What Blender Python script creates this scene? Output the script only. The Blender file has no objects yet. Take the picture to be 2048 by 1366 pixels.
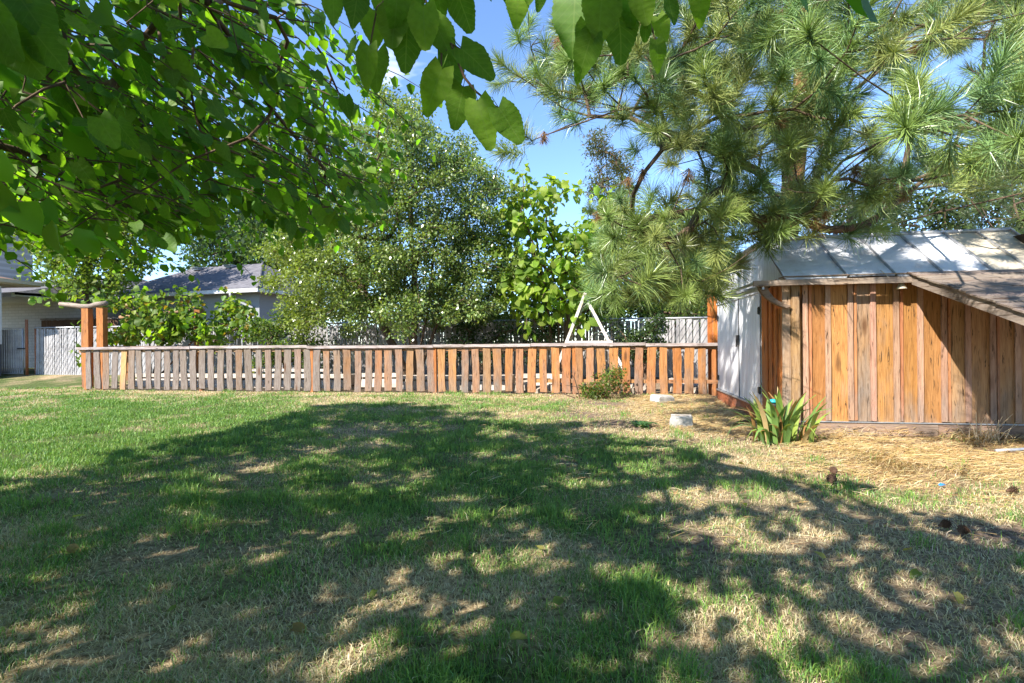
import bpy, math, random
import numpy as np
from mathutils import Vector, Matrix

random.seed(7)
RNG = np.random.default_rng(7)
scene = bpy.context.scene
COL = scene.collection

# ------------------------------------------------------------------ camera
F, ROLL, CAMH = 1024.0, 0.0085, 1.30          # focal length for a 2048 wide picture, slight roll, eye height
cam_d = bpy.data.cameras.new('camera')
cam_d.sensor_width = 36.0
cam_d.lens = 18.0
cam_d.clip_start = 0.05
cam_d.clip_end = 2000
cam = bpy.data.objects.new('camera', cam_d)
COL.objects.link(cam)
cam.matrix_world = Matrix.Translation((0, 0, CAMH)) @ Matrix.Rotation(math.radians(90), 4, 'X') @ Matrix.Rotation(-ROLL, 4, 'Z')
scene.camera = cam

# ------------------------------------------------------------------ light
SUN_EL = math.radians(41.0)
SUN_H = np.array([-0.751, -0.660])             # horizontal direction towards the sun
SUN_AZ = math.atan2(SUN_H[0], SUN_H[1])
world = bpy.data.worlds.new('World')
scene.world = world
world.use_nodes = True
wt = world.node_tree
for n in list(wt.nodes):
    wt.nodes.remove(n)
w_out = wt.nodes.new('ShaderNodeOutputWorld')
w_bg = wt.nodes.new('ShaderNodeBackground')
w_sky = wt.nodes.new('ShaderNodeTexSky')
w_sky.sky_type = 'NISHITA'
w_sky.sun_disc = False
w_sky.sun_elevation = SUN_EL
w_sky.sun_rotation = SUN_AZ % (2 * math.pi)
w_sky.altitude = 1500
w_sky.air_density = 1.0
w_sky.dust_density = 0.0
w_sky.ozone_density = 5.0
w_tc = wt.nodes.new('ShaderNodeTexCoord')
w_map = wt.nodes.new('ShaderNodeMapping')
w_map.inputs['Scale'].default_value = (1.0, 1.0, 3.4)
w_map.inputs['Location'].default_value = (1.35, 0.2, 2.62)
w_noise = wt.nodes.new('ShaderNodeTexNoise')
w_noise.inputs['Scale'].default_value = 2.3
w_noise.inputs['Detail'].default_value = 5
w_noise.inputs['Roughness'].default_value = 0.5
w_ramp = wt.nodes.new('ShaderNodeValToRGB')
w_ramp.color_ramp.elements[0].position = 0.64
w_ramp.color_ramp.elements[1].position = 0.80
w_mix = wt.nodes.new('ShaderNodeMixRGB')
w_mix.inputs['Color2'].default_value = (8.5, 8.7, 9.0, 1)
wt.links.new(w_tc.outputs['Generated'], w_map.inputs['Vector'])
wt.links.new(w_map.outputs['Vector'], w_noise.inputs['Vector'])
wt.links.new(w_noise.outputs['Fac'], w_ramp.inputs['Fac'])
wt.links.new(w_ramp.outputs['Color'], w_mix.inputs['Fac'])
wt.links.new(w_sky.outputs['Color'], w_mix.inputs['Color1'])
wt.links.new(w_mix.outputs['Color'], w_bg.inputs['Color'])
w_bg.inputs['Strength'].default_value = 0.102
wt.links.new(w_bg.outputs['Background'], w_out.inputs['Surface'])

sun_d = bpy.data.lights.new('sun', 'SUN')
sun_d.energy = 3.6
sun_d.angle = math.radians(0.53)
sun_d.color = (1.0, 0.94, 0.85)
sun = bpy.data.objects.new('sun', sun_d)
COL.objects.link(sun)
sun_vec = Vector((SUN_H[0] * math.cos(SUN_EL), SUN_H[1] * math.cos(SUN_EL), math.sin(SUN_EL)))
sun.rotation_euler = sun_vec.to_track_quat('Z', 'Y').to_euler()
sun.location = (-10, -10, 20)

scene.view_settings.view_transform = 'Standard'
scene.view_settings.look = 'None'
scene.view_settings.gamma = 1.0
scene.view_settings.use_curve_mapping = False
scene.view_settings.exposure = 1.95
scene.cycles.max_bounces = 6
scene.cycles.diffuse_bounces = 3
scene.cycles.transmission_bounces = 4
scene.cycles.transparent_max_bounces = 4

# ------------------------------------------------------------------ geometry of the place
def at(px, py, z):
    u, v = (px - 1024) / F, (py - 683) / F
    return Vector(((u - ROLL * v) * z, z, CAMH - (v + ROLL * u) * z))

def gnd(px, py, g=0.0):
    u, v = (px - 1024) / F, (py - 683) / F
    z = (CAMH - g) / (v + ROLL * u)
    return Vector(((u - ROLL * v) * z, z, g))

def project(p):
    p = np.asarray(p, float)
    z = np.maximum(p[..., 1], 1e-3)
    u0, v0 = p[..., 0] / z, (CAMH - p[..., 2]) / z
    return 1024 + F * (u0 + ROLL * v0), 683 + F * (v0 - ROLL * u0)

TH = math.radians(9.8)
UX, UY = math.cos(TH), -math.sin(TH)           # direction along fence and shed front
DX, DY = math.sin(TH), math.cos(TH)            # direction away from the viewer
FA = np.array([-12.28, 14.80])                 # left end of the picket fence
FLEN = 17.25

def fence_b(x, y):                             # distance behind the picket fence line
    return (x - FA[0]) * DX + (y - FA[1]) * DY

def sstep(a, b, x):
    t = np.clip((x - a) / (b - a), 0, 1)
    return t * t * (3 - 2 * t)

def vnoise(x, y, seed=0):
    x = np.asarray(x, float); y = np.asarray(y, float)
    xi, yi = np.floor(x), np.floor(y)
    def h(a, b):
        s = np.sin(a * 127.1 + b * 311.7 + seed * 74.7) * 43758.5453
        return s - np.floor(s)
    fx, fy = x - xi, y - yi
    fx = fx * fx * (3 - 2 * fx); fy = fy * fy * (3 - 2 * fy)
    return (h(xi, yi) * (1 - fx) + h(xi + 1, yi) * fx) * (1 - fy) + (h(xi, yi + 1) * (1 - fx) + h(xi + 1, yi + 1) * fx) * fy

def fbm(x, y, seed=0, oct=4):
    s, a, t = 0, 0.5, 0
    for i in range(oct):
        s = s + a * vnoise(x * 2 ** i, y * 2 ** i, seed + i * 13); t += a; a *= 0.5
    return s / t

def ground_h(x, y):
    x = np.asarray(x, float); y = np.asarray(y, float)
    near = np.exp(-(x * x + y * y) / 900.0)
    base = 0.28 * sstep(0.2, 4.6, fence_b(x, y))
    bump = (fbm(x * 0.8, y * 0.8, 3, 3) - 0.5) * 0.05 * near
    return base + bump * (1 - sstep(-0.3, 0.3, fence_b(x, y)))

def gz(x, y):
    return float(ground_h(x, y))

# ------------------------------------------------------------------ mesh helpers
class MB:
    def __init__(self):
        self.v, self.f, self.m = [], [], []
    def box(self, x0, x1, y0, y1, z0, z1, mi=0):
        b = len(self.v)
        self.v += [(x0, y0, z0), (x1, y0, z0), (x1, y1, z0), (x0, y1, z0), (x0, y0, z1), (x1, y0, z1), (x1, y1, z1), (x0, y1, z1)]
        for q in ((0, 3, 2, 1), (4, 5, 6, 7), (0, 1, 5, 4), (1, 2, 6, 5), (2, 3, 7, 6), (3, 0, 4, 7)):
            self.f.append(tuple(b + i for i in q)); self.m.append(mi)
        return self
    def hexa(self, pts, mi=0):
        b = len(self.v); self.v += [tuple(p) for p in pts]
        for q in ((0, 3, 2, 1), (4, 5, 6, 7), (0, 1, 5, 4), (1, 2, 6, 5), (2, 3, 7, 6), (3, 0, 4, 7)):
            self.f.append(tuple(b + i for i in q)); self.m.append(mi)
        return self
    def bar(self, a, b_, w, h, up=(0, 0, 1), mi=0):
        a, b_ = Vector(a), Vector(b_)
        d = (b_ - a).normalized(); up = Vector(up)
        s = d.cross(up)
        if s.length < 1e-4:
            s = d.cross(Vector((1, 0, 0)))
        s.normalize(); t = s.cross(d)
        s *= w / 2; t *= h / 2
        return self.hexa([a - s - t, a + s - t, b_ + s - t, b_ - s - t, a - s + t, a + s + t, b_ + s + t, b_ - s + t], mi)
    def tube(self, pts, rad, n=8, mi=0, cap=True):
        pts = [Vector(p) for p in pts]
        if not hasattr(rad, '__len__'):
            rad = [rad] * len(pts)
        b = len(self.v)
        prev = None
        for i, p in enumerate(pts):
            d = (pts[min(i + 1, len(pts) - 1)] - pts[max(i - 1, 0)])
            d = d.normalized() if d.length > 1e-9 else Vector((0, 0, 1))
            if prev is None:
                s = d.orthogonal().normalized()
            else:
                s = (prev - d * prev.dot(d))
                s = s.normalized() if s.length > 1e-6 else d.orthogonal().normalized()
            prev = s; t = d.cross(s)
            for k in range(n):
                a = 2 * math.pi * k / n
                self.v.append(tuple(p + (s * math.cos(a) + t * math.sin(a)) * rad[i]))
        for i in range(len(pts) - 1):
            for k in range(n):
                k2 = (k + 1) % n
                self.f.append((b + i * n + k, b + i * n + k2, b + (i + 1) * n + k2, b + (i + 1) * n + k)); self.m.append(mi)
        if cap:
            self.f.append(tuple(b + k for k in range(n))[::-1]); self.m.append(mi)
            e = b + (len(pts) - 1) * n
            self.f.append(tuple(e + k for k in range(n))); self.m.append(mi)
        return self
    def face(self, pts, mi=0):
        b = len(self.v); self.v += [tuple(p) for p in pts]
        self.f.append(tuple(range(b, b + len(pts)))); self.m.append(mi)
        return self
    def mesh(self, name, mats, smooth=False):
        me = bpy.data.meshes.new(name)
        me.from_pydata(self.v, [], self.f)
        for m in (mats if isinstance(mats, (list, tuple)) else [mats]):
            me.materials.append(m)
        if any(self.m):
            me.polygons.foreach_set('material_index', self.m)
        if smooth:
            me.polygons.foreach_set('use_smooth', [True] * len(self.f))
        me.update()
        return me
    def build(self, name, mats, parent=None, smooth=False, **kw):
        return link(name, self.mesh(name, mats, smooth), parent, **kw)

def link(name, me, parent=None, loc=None, rot=None, mat=None, scale=None, color=None):
    o = bpy.data.objects.new(name, me)
    COL.objects.link(o)
    if parent is not None:
        o.parent = parent
    if mat is not None:
        o.matrix_local = mat
    if loc is not None:
        o.location = loc
    if rot is not None:
        o.rotation_euler = rot
    if scale is not None:
        o.scale = scale if hasattr(scale, '__len__') else (scale,) * 3
    if color is not None:
        o.color = color
    return o

def thing(name, label, cat, loc=(0, 0, 0), rz=0.0, group=None):
    o = bpy.data.objects.new(name, None)
    o.empty_display_size = 0.1
    COL.objects.link(o)
    o.location = loc; o.rotation_euler = (0, 0, rz)
    return tag(o, label, cat, group)

def tag(o, label, cat, group=None):
    o['label'] = label; o['category'] = cat
    if group:
        o['group'] = group
    return o

def np_mesh(name, verts, faces, mat, col=None, smooth=False):
    verts = np.asarray(verts, np.float32); faces = np.asarray(faces, np.int32)
    me = bpy.data.meshes.new(name)
    nv, (nf, k) = len(verts), faces.shape
    me.vertices.add(nv)
    me.vertices.foreach_set('co', verts.ravel())
    me.loops.add(nf * k)
    me.loops.foreach_set('vertex_index', faces.ravel())
    me.polygons.add(nf)
    me.polygons.foreach_set('loop_start', np.arange(0, nf * k, k, dtype=np.int32))
    me.polygons.foreach_set('loop_total', np.full(nf, k, dtype=np.int32))
    if smooth:
        me.polygons.foreach_set('use_smooth', np.ones(nf, bool))
    for m in (mat if isinstance(mat, (list, tuple)) else [mat]):
        me.materials.append(m)
    if col is not None:
        a = me.color_attributes.new('Col', 'FLOAT_COLOR', 'POINT')
        c = np.ones((nv, 4), np.float32); c[:, :3] = col
        a.data.foreach_set('color', c.ravel())
    me.update(calc_edges=True)
    return me

# ------------------------------------------------------------------ materials
def new_mat(name):
    m = bpy.data.materials.new(name); m.use_nodes = True
    nt = m.node_tree
    for n in list(nt.nodes):
        nt.nodes.remove(n)
    out = nt.nodes.new('ShaderNodeOutputMaterial')
    return m, nt, out

def N(nt, t, **kw):
    n = nt.nodes.new(t)
    for k, v in kw.items():
        if k in n.inputs:
            n.inputs[k].default_value = v
        else:
            setattr(n, k, v)
    return n

def ramp(nt, fac, stops):
    r = nt.nodes.new('ShaderNodeValToRGB')
    e = r.color_ramp.elements
    while len(e) < len(stops):
        e.new(0.5)
    for i, (p, c) in enumerate(stops):
        e[i].position = p
        e[i].color = (*c, 1) if len(c) == 3 else c
    nt.links.new(fac, r.inputs['Fac'])
    return r.outputs['Color']

def mix(nt, a, b, fac, mode='MIX'):
    m = nt.nodes.new('ShaderNodeMixRGB'); m.blend_type = mode
    for s, x in (('Color1', a), ('Color2', b), ('Fac', fac)):
        if hasattr(x, 'is_output'):
            nt.links.new(x, m.inputs[s])
        elif hasattr(x, '__len__'):
            m.inputs[s].default_value = (*x, 1) if len(x) == 3 else x
        else:
            m.inputs[s].default_value = x
    return m.outputs['Color']

def math_n(nt, op, a, b=0.0, clamp=False):
    m = nt.nodes.new('ShaderNodeMath'); m.operation = op; m.use_clamp = clamp
    for i, x in enumerate((a, b)):
        if hasattr(x, 'is_output'):
            nt.links.new(x, m.inputs[i])
        else:
            m.inputs[i].default_value = x
    return m.outputs[0]

def obj_coord(nt, scale, jitter=37.0):
    """object coordinates, shifted by a random amount for every object"""
    tc = N(nt, 'ShaderNodeTexCoord'); oi = N(nt, 'ShaderNodeObjectInfo')
    vm = N(nt, 'ShaderNodeVectorMath', operation='ADD')
    k = math_n(nt, 'MULTIPLY', oi.outputs['Random'], jitter)
    nt.links.new(tc.outputs['Object'], vm.inputs[0]); nt.links.new(k, vm.inputs[1])
    mp = N(nt, 'ShaderNodeMapping'); mp.inputs['Scale'].default_value = scale
    nt.links.new(vm.outputs[0], mp.inputs['Vector'])
    return mp.outputs['Vector'], oi, tc

def noise(nt, vec, scale, detail=4, rough=0.55, dist=0.0):
    n = N(nt, 'ShaderNodeTexNoise', Scale=scale, Detail=detail, Roughness=rough, Distortion=dist)
    if vec is not None:
        nt.links.new(vec, n.inputs['Vector'])
    return n.outputs['Fac']

def principled(nt, out, col, rough=0.8, bump=None, bstr=0.3, bdist=0.01, spec=0.3, metal=0.0):
    p = N(nt, 'ShaderNodeBsdfPrincipled')
    if hasattr(col, 'is_output'):
        nt.links.new(col, p.inputs['Base Color'])
    else:
        p.inputs['Base Color'].default_value = (*col, 1)
    if hasattr(rough, 'is_output'):
        nt.links.new(rough, p.inputs['Roughness'])
    else:
        p.inputs['Roughness'].default_value = rough
    p.inputs['Specular IOR Level'].default_value = spec
    p.inputs['Metallic'].default_value = metal
    if bump is not None:
        b = N(nt, 'ShaderNodeBump', Strength=bstr, Distance=bdist)
        nt.links.new(bump, b.inputs['Height']); nt.links.new(b.outputs['Normal'], p.inputs['Normal'])
    nt.links.new(p.outputs[0], out.inputs['Surface'])
    return p

def wood_mat(name, axis='z', grey=(0.215, 0.180, 0.155), foot=True):
    """sawn softwood; object colour = fresh tint, object alpha = how weathered; knots, checks, streaks"""
    m, nt, out = new_mat(name)
    sc = {'z': (1, 1, 0.07), 'x': (0.07, 1, 1), 'y': (1, 0.07, 1)}[axis]
    vec, oi, tc = obj_coord(nt, sc)
    grain = noise(nt, vec, 55, 5, 0.65, 0.6)
    broad = noise(nt, vec, 9, 3, 0.5, 0.8)
    sc2 = {'z': (1, 1, 0.3), 'x': (0.3, 1, 1), 'y': (1, 0.3, 1)}[axis]
    vec2, _, _ = obj_coord(nt, sc2, 53.0)
    blot = noise(nt, vec2, 5, 4, 0.6)
    vor = N(nt, 'ShaderNodeTexVoronoi', Scale=3.3); nt.links.new(vec2, vor.inputs['Vector'])
    knot = ramp(nt, vor.outputs['Distance'], [(0.06, (1, 1, 1)), (0.17, (0, 0, 0))])
    crack = ramp(nt, noise(nt, vec, 20, 3, 0.75, 2.0), [(0.60, (0, 0, 0)), (0.65, (1, 1, 1))])
    fresh = mix(nt, oi.outputs['Color'], (0.62, 0.60, 0.55), ramp(nt, broad, [(0.35, (0, 0, 0)), (0.75, (0.5, 0.5, 0.5))]), 'MULTIPLY')
    sep = N(nt, 'ShaderNodeSeparateXYZ'); nt.links.new(tc.outputs['Object'], sep.inputs[0])
    if foot:
        zf = N(nt, 'ShaderNodeMapRange'); zf.inputs['From Min'].default_value = 0.1; zf.inputs['From Max'].default_value = 0.9
        zf.inputs['To Min'].default_value = 0.28; zf.inputs['To Max'].default_value = -0.12
        nt.links.new(sep.outputs[2], zf.inputs['Value'])
        wf = math_n(nt, 'ADD', oi.outputs['Alpha'], zf.outputs[0])
    else:
        wf = oi.outputs['Alpha']
    wf = math_n(nt, 'ADD', wf, math_n(nt, 'MULTIPLY', math_n(nt, 'SUBTRACT', blot, 0.5), 2.2), clamp=True)
    greyc = mix(nt, grey, (0.17, 0.14, 0.12), ramp(nt, grain, [(0.35, (0, 0, 0)), (0.75, (1, 1, 1))]))
    c = mix(nt, fresh, greyc, wf)
    c = mix(nt, c, (0.5, 0.42, 0.36), ramp(nt, grain, [(0.42, (0, 0, 0)), (0.68, (0.75, 0.75, 0.75))]), 'MULTIPLY')
    c = mix(nt, c, (0.035, 0.02, 0.012), math_n(nt, 'MULTIPLY', crack, 0.9))
    c = mix(nt, c, (0.09, 0.04, 0.018), math_n(nt, 'MULTIPLY', knot, 0.85))
    principled(nt, out, c, 0.82, grain, 0.5, 0.006, 0.2)
    return m

def leaf_mat(name, use_attr=True, trans=0.46, rough=0.48, spec=0.3, tint=(1.25, 1.35, 0.45), veins=False):
    m, nt, out = new_mat(name)
    if use_attr:
        a = N(nt, 'ShaderNodeAttribute', attribute_name='Col'); c = a.outputs['Color']
    else:
        oi = N(nt, 'ShaderNodeObjectInfo'); c = oi.outputs['Color']
        tc = N(nt, 'ShaderNodeTexCoord')
        nz = noise(nt, tc.outputs['Object'], 6, 3)
        c = mix(nt, c, (0.62, 0.66, 0.6), ramp(nt, nz, [(0.4, (0, 0, 0)), (0.7, (0.6, 0.6, 0.6))]), 'MULTIPLY')
        if veins:
            sp = N(nt, 'ShaderNodeSeparateXYZ'); nt.links.new(tc.outputs['Object'], sp.inputs[0])
            ax = math_n(nt, 'ABSOLUTE', sp.outputs[0])
            mid = ramp(nt, ax, [(0.006, (1, 1, 1)), (0.018, (0, 0, 0))])
            w = math_n(nt, 'SUBTRACT', sp.outputs[1], math_n(nt, 'MULTIPLY', ax, 0.9))
            w = math_n(nt, 'FRACT', math_n(nt, 'MULTIPLY', w, 7.0))
            side = ramp(nt, math_n(nt, 'ABSOLUTE', math_n(nt, 'SUBTRACT', w, 0.5)), [(0.03, (0.6, 0.6, 0.6)), (0.09, (0, 0, 0))])
            c = mix(nt, c, (0.20, 0.30, 0.07), math_n(nt, 'MULTIPLY', mix(nt, mid, side, 1.0, 'LIGHTEN'), 0.55))
    p = N(nt, 'ShaderNodeBsdfPrincipled', Roughness=rough)
    p.inputs['Specular IOR Level'].default_value = spec
    nt.links.new(c, p.inputs['Base Color'])
    t = N(nt, 'ShaderNodeBsdfTranslucent')
    nt.links.new(mix(nt, c, tint, 1.0, 'MULTIPLY'), t.inputs['Color'])
    ms = N(nt, 'ShaderNodeMixShader'); ms.inputs[0].default_value = trans
    nt.links.new(p.outputs[0], ms.inputs[1]); nt.links.new(t.outputs[0], ms.inputs[2])
    nt.links.new(ms.outputs[0], out.inputs['Surface'])
    return m

def plain_mat(name, col, rough=0.7, var=0.25, scale=6.0, spec=0.3, metal=0.0, bstr=0.2, col2=None, detail=5):
    m, nt, out = new_mat(name)
    tc = N(nt, 'ShaderNodeTexCoord')
    n = noise(nt, tc.outputs['Object'], scale, detail, 0.6)
    c2 = col2 if col2 else tuple(x * (1 - var) for x in col)
    c = mix(nt, col, c2, ramp(nt, n, [(0.35, (0, 0, 0)), (0.7, (1, 1, 1))]))
    principled(nt, out, c, rough, noise(nt, tc.outputs['Object'], scale * 8, 4), bstr, 0.004, spec, metal)
    return m

def bark_mat(name, c1, c2, scale=10.0, stretch=0.25, bstr=0.8):
    m, nt, out = new_mat(name)
    tc = N(nt, 'ShaderNodeTexCoord'); mp = N(nt, 'ShaderNodeMapping'); mp.inputs['Scale'].default_value = (1, 1, stretch)
    nt.links.new(tc.outputs['Object'], mp.inputs['Vector'])
    n = noise(nt, mp.outputs['Vector'], scale, 6, 0.65, 0.5)
    v = N(nt, 'ShaderNodeTexVoronoi', Scale=scale * 1.2); nt.links.new(mp.outputs['Vector'], v.inputs['Vector'])
    c = mix(nt, c1, c2, ramp(nt, n, [(0.35, (0, 0, 0)), (0.68, (1, 1, 1))]))
    c = mix(nt, c, tuple(x * 0.35 for x in c1), ramp(nt, v.outputs['Distance'], [(0.45, (0, 0, 0)), (0.8, (0.8, 0.8, 0.8))]))
    principled(nt, out, c, 0.9, n, bstr, 0.02, 0.1)
    return m

M_WOOD = wood_mat('weathered_wood')
M_WOODX = wood_mat('weathered_wood_along', 'x', foot=False)
M_WOODY = wood_mat('weathered_wood_deep', 'y', foot=False)
M_LEAF = leaf_mat('leaf_many')
M_LEAF1 = leaf_mat('leaf_single', False, 0.6, 0.5, 0.25, (1.3, 1.5, 0.35), veins=True)
M_GLOSSY = leaf_mat('small_glossy_leaf', True, 0.36, 0.30, 0.75)
M_MULB = leaf_mat('mulberry_leaf_many', True, 0.64, 0.45, 0.3, (1.3, 1.55, 0.3))
M_GRASS = leaf_mat('grass_blade', True, 0.28, 0.5, 0.35, (1.1, 1.15, 0.6))
M_NEEDLE = leaf_mat('pine_needle', False, 0.16, 0.36, 0.5, (1.1, 1.15, 0.6))
M_NEEDLEM = leaf_mat('pine_needle_many', True, 0.16, 0.36, 0.5, (1.1, 1.15, 0.6))
M_BARK = bark_mat('grey_brown_bark', (0.16, 0.11, 0.075), (0.08, 0.055, 0.04))
M_PINEBARK = bark_mat('orange_pine_bark', (0.30, 0.145, 0.065), (0.09, 0.05, 0.03), 7, 0.3)
M_TWIG = plain_mat('twig', (0.13, 0.085, 0.055), 0.85, 0.4, 20)
M_STUBS = plain_mat('dead_stalk', (0.46, 0.37, 0.25), 0.85, 0.35, 20)
M_WHITE_METAL, nt, out = new_mat('white_sheet_metal')
tc = N(nt, 'ShaderNodeTexCoord'); mp = N(nt, 'ShaderNodeMapping'); mp.inputs['Scale'].default_value = (6, 6, 0.5)
nt.links.new(tc.outputs['Object'], mp.inputs['Vector'])
n1 = noise(nt, mp.outputs['Vector'], 3, 5, 0.6)
n2 = noise(nt, tc.outputs['Object'], 2.2, 2, 0.5)
c = mix(nt, (0.70, 0.71, 0.74), (0.50, 0.50, 0.53), ramp(nt, n1, [(0.40, (0, 0, 0)), (0.75, (1, 1, 1))]))  # upright grey streaks, dappled shade put into the sheet colour
sepz = N(nt, 'ShaderNodeSeparateXYZ'); nt.links.new(tc.outputs['Object'], sepz.inputs[0])
grime = math_n(nt, 'MULTIPLY', ramp(nt, sepz.outputs[2], [(0.25, (1, 1, 1)), (0.75, (0, 0, 0))]), ramp(nt, noise(nt, mp.outputs['Vector'], 5, 6, 0.7), [(0.35, (0, 0, 0)), (0.7, (1, 1, 1))]))
c = mix(nt, c, (0.30, 0.25, 0.20), math_n(nt, 'MULTIPLY', grime, 0.7))
c = mix(nt, c, (0.10, 0.07, 0.05), ramp(nt, noise(nt, tc.outputs['Object'], 30, 3, 0.6), [(0.70, (0, 0, 0)), (0.74, (0.8, 0.8, 0.8))]))
principled(nt, out, c, 0.42, n2, 0.35, 0.03, 0.5)
M_ROOF_METAL, nt, out = new_mat('roof_sheet_metal')
vec, oi, tc = obj_coord(nt, (1, 1, 1))
n1 = noise(nt, vec, 2.5, 6, 0.65); n2 = noise(nt, vec, 14, 4, 0.7)
c = mix(nt, oi.outputs['Color'], (0.30, 0.26, 0.21), ramp(nt, n1, [(0.5, (0, 0, 0)), (0.75, (0.7, 0.7, 0.7))]))
c = mix(nt, c, (0.22, 0.16, 0.10), ramp(nt, n2, [(0.62, (0, 0, 0)), (0.8, (0.6, 0.6, 0.6))]))
principled(nt, out, c, 0.5, noise(nt, vec, 5, 3), 0.5, 0.03, 0.45)
M_LEANTO = wood_mat('lean_to_roof_board', 'y', (0.27, 0.22, 0.19), foot=False)
M_STEEL = plain_mat('galvanised_steel', (0.45, 0.46, 0.48), 0.45, 0.3, 20, 0.5, 0.6)
M_DARKSTEEL = plain_mat('dark_steel', (0.04, 0.04, 0.045), 0.5, 0.3, 20, 0.5)
M_RUST = plain_mat('rusty_steel', (0.34, 0.13, 0.06), 0.8, 0.5, 25)
M_CONC = plain_mat('pale_concrete', (0.44, 0.42, 0.39), 0.9, 0.5, 7, 0.2, 0, 0.6)
M_WHITEWOOD = plain_mat('flaking_white_paint', (0.70, 0.67, 0.64), 0.75, 0.3, 7, 0.3, 0, 0.3, (0.50, 0.38, 0.28))
M_WHITEWASH = plain_mat('whitewashed_timber', (0.56, 0.52, 0.47), 0.85, 0.3, 5, 0.2, 0, 0.5, (0.46, 0.38, 0.31))
M_SLAT = plain_mat('fence_slat', (0.38, 0.37, 0.37), 0.7, 0.3, 3, 0.3, 0, 0.2, (0.22, 0.21, 0.21))
M_WHITESIDING, nt, out = new_mat('white_painted_brick')
tc = N(nt, 'ShaderNodeTexCoord')
br = N(nt, 'ShaderNodeTexBrick', Scale=1.0); br.inputs['Color1'].default_value = (0.50, 0.49, 0.51, 1); br.inputs['Color2'].default_value = (0.44, 0.44, 0.46, 1)
br.inputs['Mortar'].default_value = (0.36, 0.355, 0.37, 1); br.inputs['Brick Width'].default_value = 0.4; br.inputs['Row Height'].default_value = 0.13; br.inputs['Mortar Size'].default_value = 0.012
mp = N(nt, 'ShaderNodeMapping'); mp.inputs['Rotation'].default_value = (math.radians(90), 0, 0)
nt.links.new(tc.outputs['Object'], mp.inputs['Vector']); nt.links.new(mp.outputs['Vector'], br.inputs['Vector'])
principled(nt, out, br.outputs['Color'], 0.8, br.outputs['Fac'], -0.4, 0.01, 0.2)
M_GREYSIDING, nt, out = new_mat('grey_lap_siding')
tc = N(nt, 'ShaderNodeTexCoord'); wv = N(nt, 'ShaderNodeTexWave', Scale=1.1, wave_type='BANDS', bands_direction='Z', wave_profile='SAW')
nt.links.new(tc.outputs['Object'], wv.inputs['Vector'])
c = mix(nt, (0.27, 0.285, 0.30), (0.22, 0.23, 0.24), noise(nt, tc.outputs['Object'], 1.5, 3))
principled(nt, out, c, 0.8, wv.outputs['Fac'], 0.6, 0.03, 0.2)
M_SHINGLE, nt, out = new_mat('grey_asphalt_shingle')
tc = N(nt, 'ShaderNodeTexCoord'); mp = N(nt, 'ShaderNodeMapping'); mp.inputs['Scale'].default_value = (0.35, 1, 1)
nt.links.new(tc.outputs['Object'], mp.inputs['Vector'])
n1 = noise(nt, mp.outputs['Vector'], 9, 5, 0.7)
c = mix(nt, (0.15, 0.145, 0.16), (0.08, 0.077, 0.085), ramp(nt, n1, [(0.38, (0, 0, 0)), (0.65, (1, 1, 1))]))
principled(nt, out, c, 0.9, n1, 0.6, 0.03, 0.2)
M_BROWNSHINGLE = plain_mat('brown_shingle', (0.24, 0.15, 0.11), 0.9, 0.5, 8, 0.2, 0, 0.6)
M_MAUVE = plain_mat('mauve_paint', (0.30, 0.22, 0.24), 0.7, 0.2, 3)
M_DARKBASE = plain_mat('slate_blue_paint', (0.10, 0.11, 0.14), 0.7, 0.2, 3)
M_WHITEPAINT = plain_mat('white_gutter_paint', (0.58, 0.58, 0.58), 0.5, 0.12, 4)
M_TAN = plain_mat('tan_soffit_paint', (0.50, 0.44, 0.33), 0.6, 0.15, 4)
M_CYAN = plain_mat('cyan_plastic', (0.01, 0.32, 0.42), 0.35, 0.15, 30, 0.5)
M_BLUE = plain_mat('blue_plastic', (0.03, 0.18, 0.50), 0.35, 0.2, 30, 0.5)
M_HOSE = plain_mat('black_green_hose', (0.05, 0.06, 0.02), 0.5, 0.4, 30, 0.4)
M_CONE = plain_mat('pine_cone_scale', (0.12, 0.065, 0.04), 0.8, 0.6, 30)
M_STONE = plain_mat('rubble_stone', (0.40, 0.34, 0.28), 0.9, 0.45, 8, 0.2, 0, 0.6)
M_CREAM = plain_mat('cream_lamp_enamel', (0.55, 0.48, 0.36), 0.5, 0.2, 20)

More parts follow.
